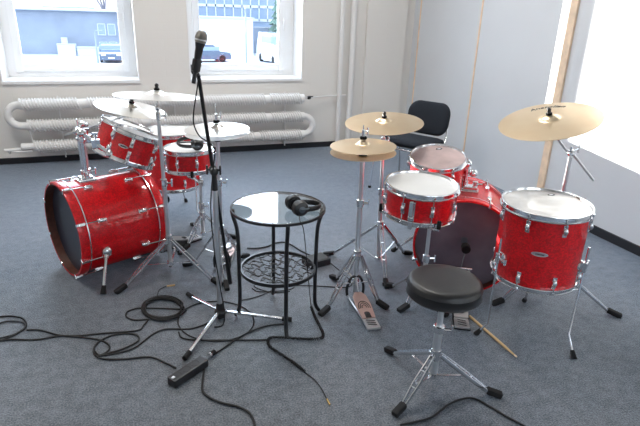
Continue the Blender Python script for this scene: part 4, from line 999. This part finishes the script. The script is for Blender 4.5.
lay('power_cable', 'black cable arching on the carpet at the lower edge below the stool', 'cable', [(0.881, 1.404), (0.945, 1.4), (1.024, 1.404), (1.123, 1.444), (1.2, 1.457), (1.253, 1.441), (1.284, 1.381), (1.31, 1.319), (1.342, 1.257), (1.354, 1.225)], 0.0045, n=6)
lay('audio_cable', 'thick black cable arching on the carpet behind the glass table', 'cable', [(0.657, 3.17), (0.727, 3.15), (0.8, 3.162), (0.858, 3.197), (0.922, 3.197), (0.961, 3.134), (0.989, 3.042), (1.029, 2.95)], 0.005, n=6)
lay('audio_cable', 'thin black cable from the box under the table towards the hi-hat stand', 'cable', [(0.481, 2.514), (0.562, 2.524), (0.645, 2.557), (0.729, 2.605), (0.844, 2.583), (0.981, 2.531), (1.089, 2.486), (1.147, 2.519), (1.146, 2.625), (1.131, 2.741), (1.121, 2.802)], 0.0028, n=6)
lay('audio_cable', 'thin black cable tangle on the carpet beneath the wire shelf', 'cable', [(0.569, 2.628), (0.594, 2.584), (0.659, 2.565), (0.744, 2.552), (0.804, 2.571), (0.795, 2.623), (0.719, 2.658), (0.638, 2.669), (0.588, 2.659), (0.61, 2.604), (0.683, 2.546), (0.768, 2.533)], 0.0025, n=6)
rr = bpy.data.objects['jack_cable']
MB().cyl((0.109000,2.788000,.006),(0.153000,2.787000,.006),.005,10).build('plug', M['stick_wood'], rr)
rr = [o for o in bpy.data.objects if o.name.startswith('extension_cable')][0]
q0 = V((0.269000,2.077000,.014)); q1 = V((0.248000,2.060000,.014))
MB().cyl(q0, q1, .012, 12).build('plug', M['rubber'], rr); MB().cyl(q1, q1+(q1-q0)*.4, .013, 12).build('plug_ring', M['chrome'], rr)
hc_drop = [(0.69, 2.165, 0.64), (0.68, 2.11, 0.63), (0.675, 2.072, 0.615), (0.69, 2.075, 0.58), (0.73, 2.14, 0.4), (0.785, 2.24, 0.15)]
hc_path = [(0.828, 2.333), (0.816, 2.233), (0.81, 2.137), (0.803, 2.074), (0.781, 2.041), (0.736, 2.046), (0.681, 2.067), (0.613, 2.097), (0.553, 2.116), (0.528, 2.097), (0.525, 2.047), (0.556, 1.98), (0.592, 1.907), (0.626, 1.821)]
hc_tail = [(0.626, 1.821), (0.651, 1.757), (0.66, 1.693), (0.659, 1.628)]
root = thing('headphone_cord', 'coiled black headphone cord trailing from the table over the carpet to a gold plug', 'cord', (hc_path[0][0], hc_path[0][1], 0))
def hl(p): return V((p[0], p[1], p[2] if len(p) > 2 else .004))-V(root.location)
MB().tube(catmull([hl(p) for p in hc_drop]+[hl((*hc_path[0], .008))], 6), .0022, 6).build('straight_cord', M['cable'], root)
cp = catmull([hl((*p, .0085)) for p in hc_path], 40); acc = 0; hp = []; prev = cp[0]
dense = []
for a_, b_ in zip(cp, cp[1:]):
    n_ = max(1, int((b_-a_).length/.0011))
    for k in range(n_): dense.append((a_.lerp(b_, k/n_), (b_-a_).normalized()))
for p, t in dense:
    acc += (p-prev).length; prev = p; ph = 2*PI*acc/(.0085 if acc < .34 else .0062)
    nn = V((-t.y, t.x, 0)); hp.append(p+(nn*math.cos(ph)+V((0, 0, 1))*math.sin(ph))*.0062)
MB().tube(hp, .0021, 5).build('coil', M['cable'], root)
MB().tube(catmull([hl(p) for p in hc_tail], 6), .0025, 6).build('tail_cord', M['cable'], root)
t0_ = hl(hc_tail[-1]); t1_ = t0_+(hl(hc_tail[-1])-hl(hc_tail[-2])).normalized()*.035
MB().cyl(t0_+V((0, 0, .001)), t1_+V((0, 0, .001)), .0042, 10).build('plug', M['gold'], root)
# cable hanging from the microphone
mcb = [(.2865, 2.303, 1.225), (.275, 2.31, 1.16), (.262, 2.33, 1.08), (.262, 2.35, 1.02), (.285, 2.36, .965), (.325, 2.35, .935), (.345, 2.33, .90), (.335, 2.345, .80), (.320, 2.36, .62), (.325, 2.345, .4), (.345, 2.335, .2), (.36, 2.33, .06), (.345, 2.30, .006), (.30, 2.29, .006)]
tag(MB().tube(catmull(mcb, 8), .003, 8).build('microphone_cable', M['cable']), 'thin black cable hanging from the microphone down its stand', 'cable')
#GC_END

# junction box under the table
bx = thing('junction_box', 'small flat black box with a plug on the carpet behind the glass table', 'box', (1.03, 2.83, 0), .25)
MB().box((0, 0, .0225), (.15, .11, .042), None, .004).build('body', M['plastic'], bx)
MB().box((0, 0, .0445), (.13, .09, .002), None, .0005).build('lid', M['print_black'], bx)
MB().cyl((.075, .02, .025), (.12, .035, .02), .012, 12, .008).build('plug', M['rubber'], bx)
# power strip
ps = thing('power_strip', 'black slanted power strip on the carpet in front of the microphone stand', 'power strip', (.136, 1.958, 0), math.atan2(.10, .14))
MB().box((0, 0, .02), (.19, .05, .038), None, .006).build('body', M['plastic'], ps)
for x in (-.06, -.01, .04): MB().lathe([(.016, .0392), (.019, .040), (.019, .0385), (.016, .0385)], 20, Matrix.Translation(V((x, 0, 0)))).build('socket', M['print_black'], ps)
MB().box((-.082, 0, .041), (.014, .012, .004), None, .001).build('switch', M['print_white'], ps)
# loose drumstick
sk = thing('drumstick', 'single pale wooden drumstick lying on the carpet right of the stool', 'drumstick', (1.612, 1.815, .0075), math.atan2(-.357, .005))
MB(Matrix.Rotation(PI/2, 4, 'Y')).lathe([(0, -.185), (.006, -.184), (.0072, -.178), (.0072, .10), (.0045, .165), (.0035, .172), (0, .172)], 20).build('shaft', M['stick_wood'], sk)
MB(Matrix.Rotation(PI/2, 4, 'Y')).lathe([(0, .170), (.0042, .173), (.0050, .180), (.0038, .188), (0, .191)], 16).build('tip', M['wood_pale'], sk)

# ------------------------------------------------------------------ light
w = bpy.data.worlds.new('world'); scene.world = w; w.use_nodes = True; nt = w.node_tree
bg = nt.nodes['Background']; bg.inputs['Strength'].default_value = 1.0
tc = nt.nodes.new('ShaderNodeTexCoord'); sp = nt.nodes.new('ShaderNodeSeparateXYZ'); nt.links.new(tc.outputs['Generated'], sp.inputs[0])
rp = nt.nodes.new('ShaderNodeValToRGB'); nt.links.new(sp.outputs[2], rp.inputs[0]); nt.links.new(rp.outputs[0], bg.inputs[0])
rp.color_ramp.elements[0].position = 0; rp.color_ramp.elements[0].color = (.95, .97, 1, 1)
rp.color_ramp.elements[1].position = .6; rp.color_ramp.elements[1].color = (.70, .84, 1, 1)
# thin bright cloud veil: the sky grows brighter above the horizon and towards the sun
mr = nt.nodes.new('ShaderNodeMapRange'); mr.inputs['From Min'].default_value = .04; mr.inputs['From Max'].default_value = .30
mr.inputs['To Min'].default_value = .95; mr.inputs['To Max'].default_value = 6.0; mr.clamp = True; nt.links.new(sp.outputs[2], mr.inputs['Value'])
dt = nt.nodes.new('ShaderNodeVectorMath'); dt.operation = 'DOT_PRODUCT'; dt.inputs[1].default_value = (-.45, .86, .25); nt.links.new(tc.outputs['Generated'], dt.inputs[0])
m2 = nt.nodes.new('ShaderNodeMapRange'); m2.inputs['From Min'].default_value = -.2; m2.inputs['From Max'].default_value = 1; m2.inputs['To Min'].default_value = .5; m2.inputs['To Max'].default_value = 1.35
nt.links.new(dt.outputs['Value'], m2.inputs['Value'])
mm_ = nt.nodes.new('ShaderNodeMath'); mm_.operation = 'MULTIPLY'; nt.links.new(mr.outputs[0], mm_.inputs[0]); nt.links.new(m2.outputs[0], mm_.inputs[1])
nt.links.new(mm_.outputs[0], bg.inputs['Strength'])
sd = bpy.data.lights.new('sun', 'SUN'); sd.energy = 14; sd.angle = math.radians(.12); sd.color = (1, .94, .84)
so = bpy.data.objects.new('sun', sd); col.objects.link(so)
so.rotation_euler = V((1, -1.674, -.178)).to_track_quat('-Z', 'Y').to_euler(); so.location = (-6, 12, 8)
# added fill lights under the ceiling, out of view, to brighten the back wall
def area(name, loc, rot, sx, sy, e, c=(1, 1, 1)):
    l = bpy.data.lights.new(name, 'AREA'); l.shape = 'RECTANGLE'; l.size = sx; l.size_y = sy; l.energy = e; l.color = c
    o = bpy.data.objects.new(name, l); col.objects.link(o); o.location = loc; o.rotation_euler = rot; return o
for i, (x, y) in enumerate(((-1.2, 3.6), (1.4, 3.6))):
    area('ceiling_fill_light', (x, y, ZC-.06), (0, 0, 0), .3, 1.3, 40, (1, .96, .9))
scene.view_settings.view_transform = 'Standard'; scene.view_settings.look = 'None'; scene.view_settings.gamma = 1
scene.view_settings.exposure = 0.5
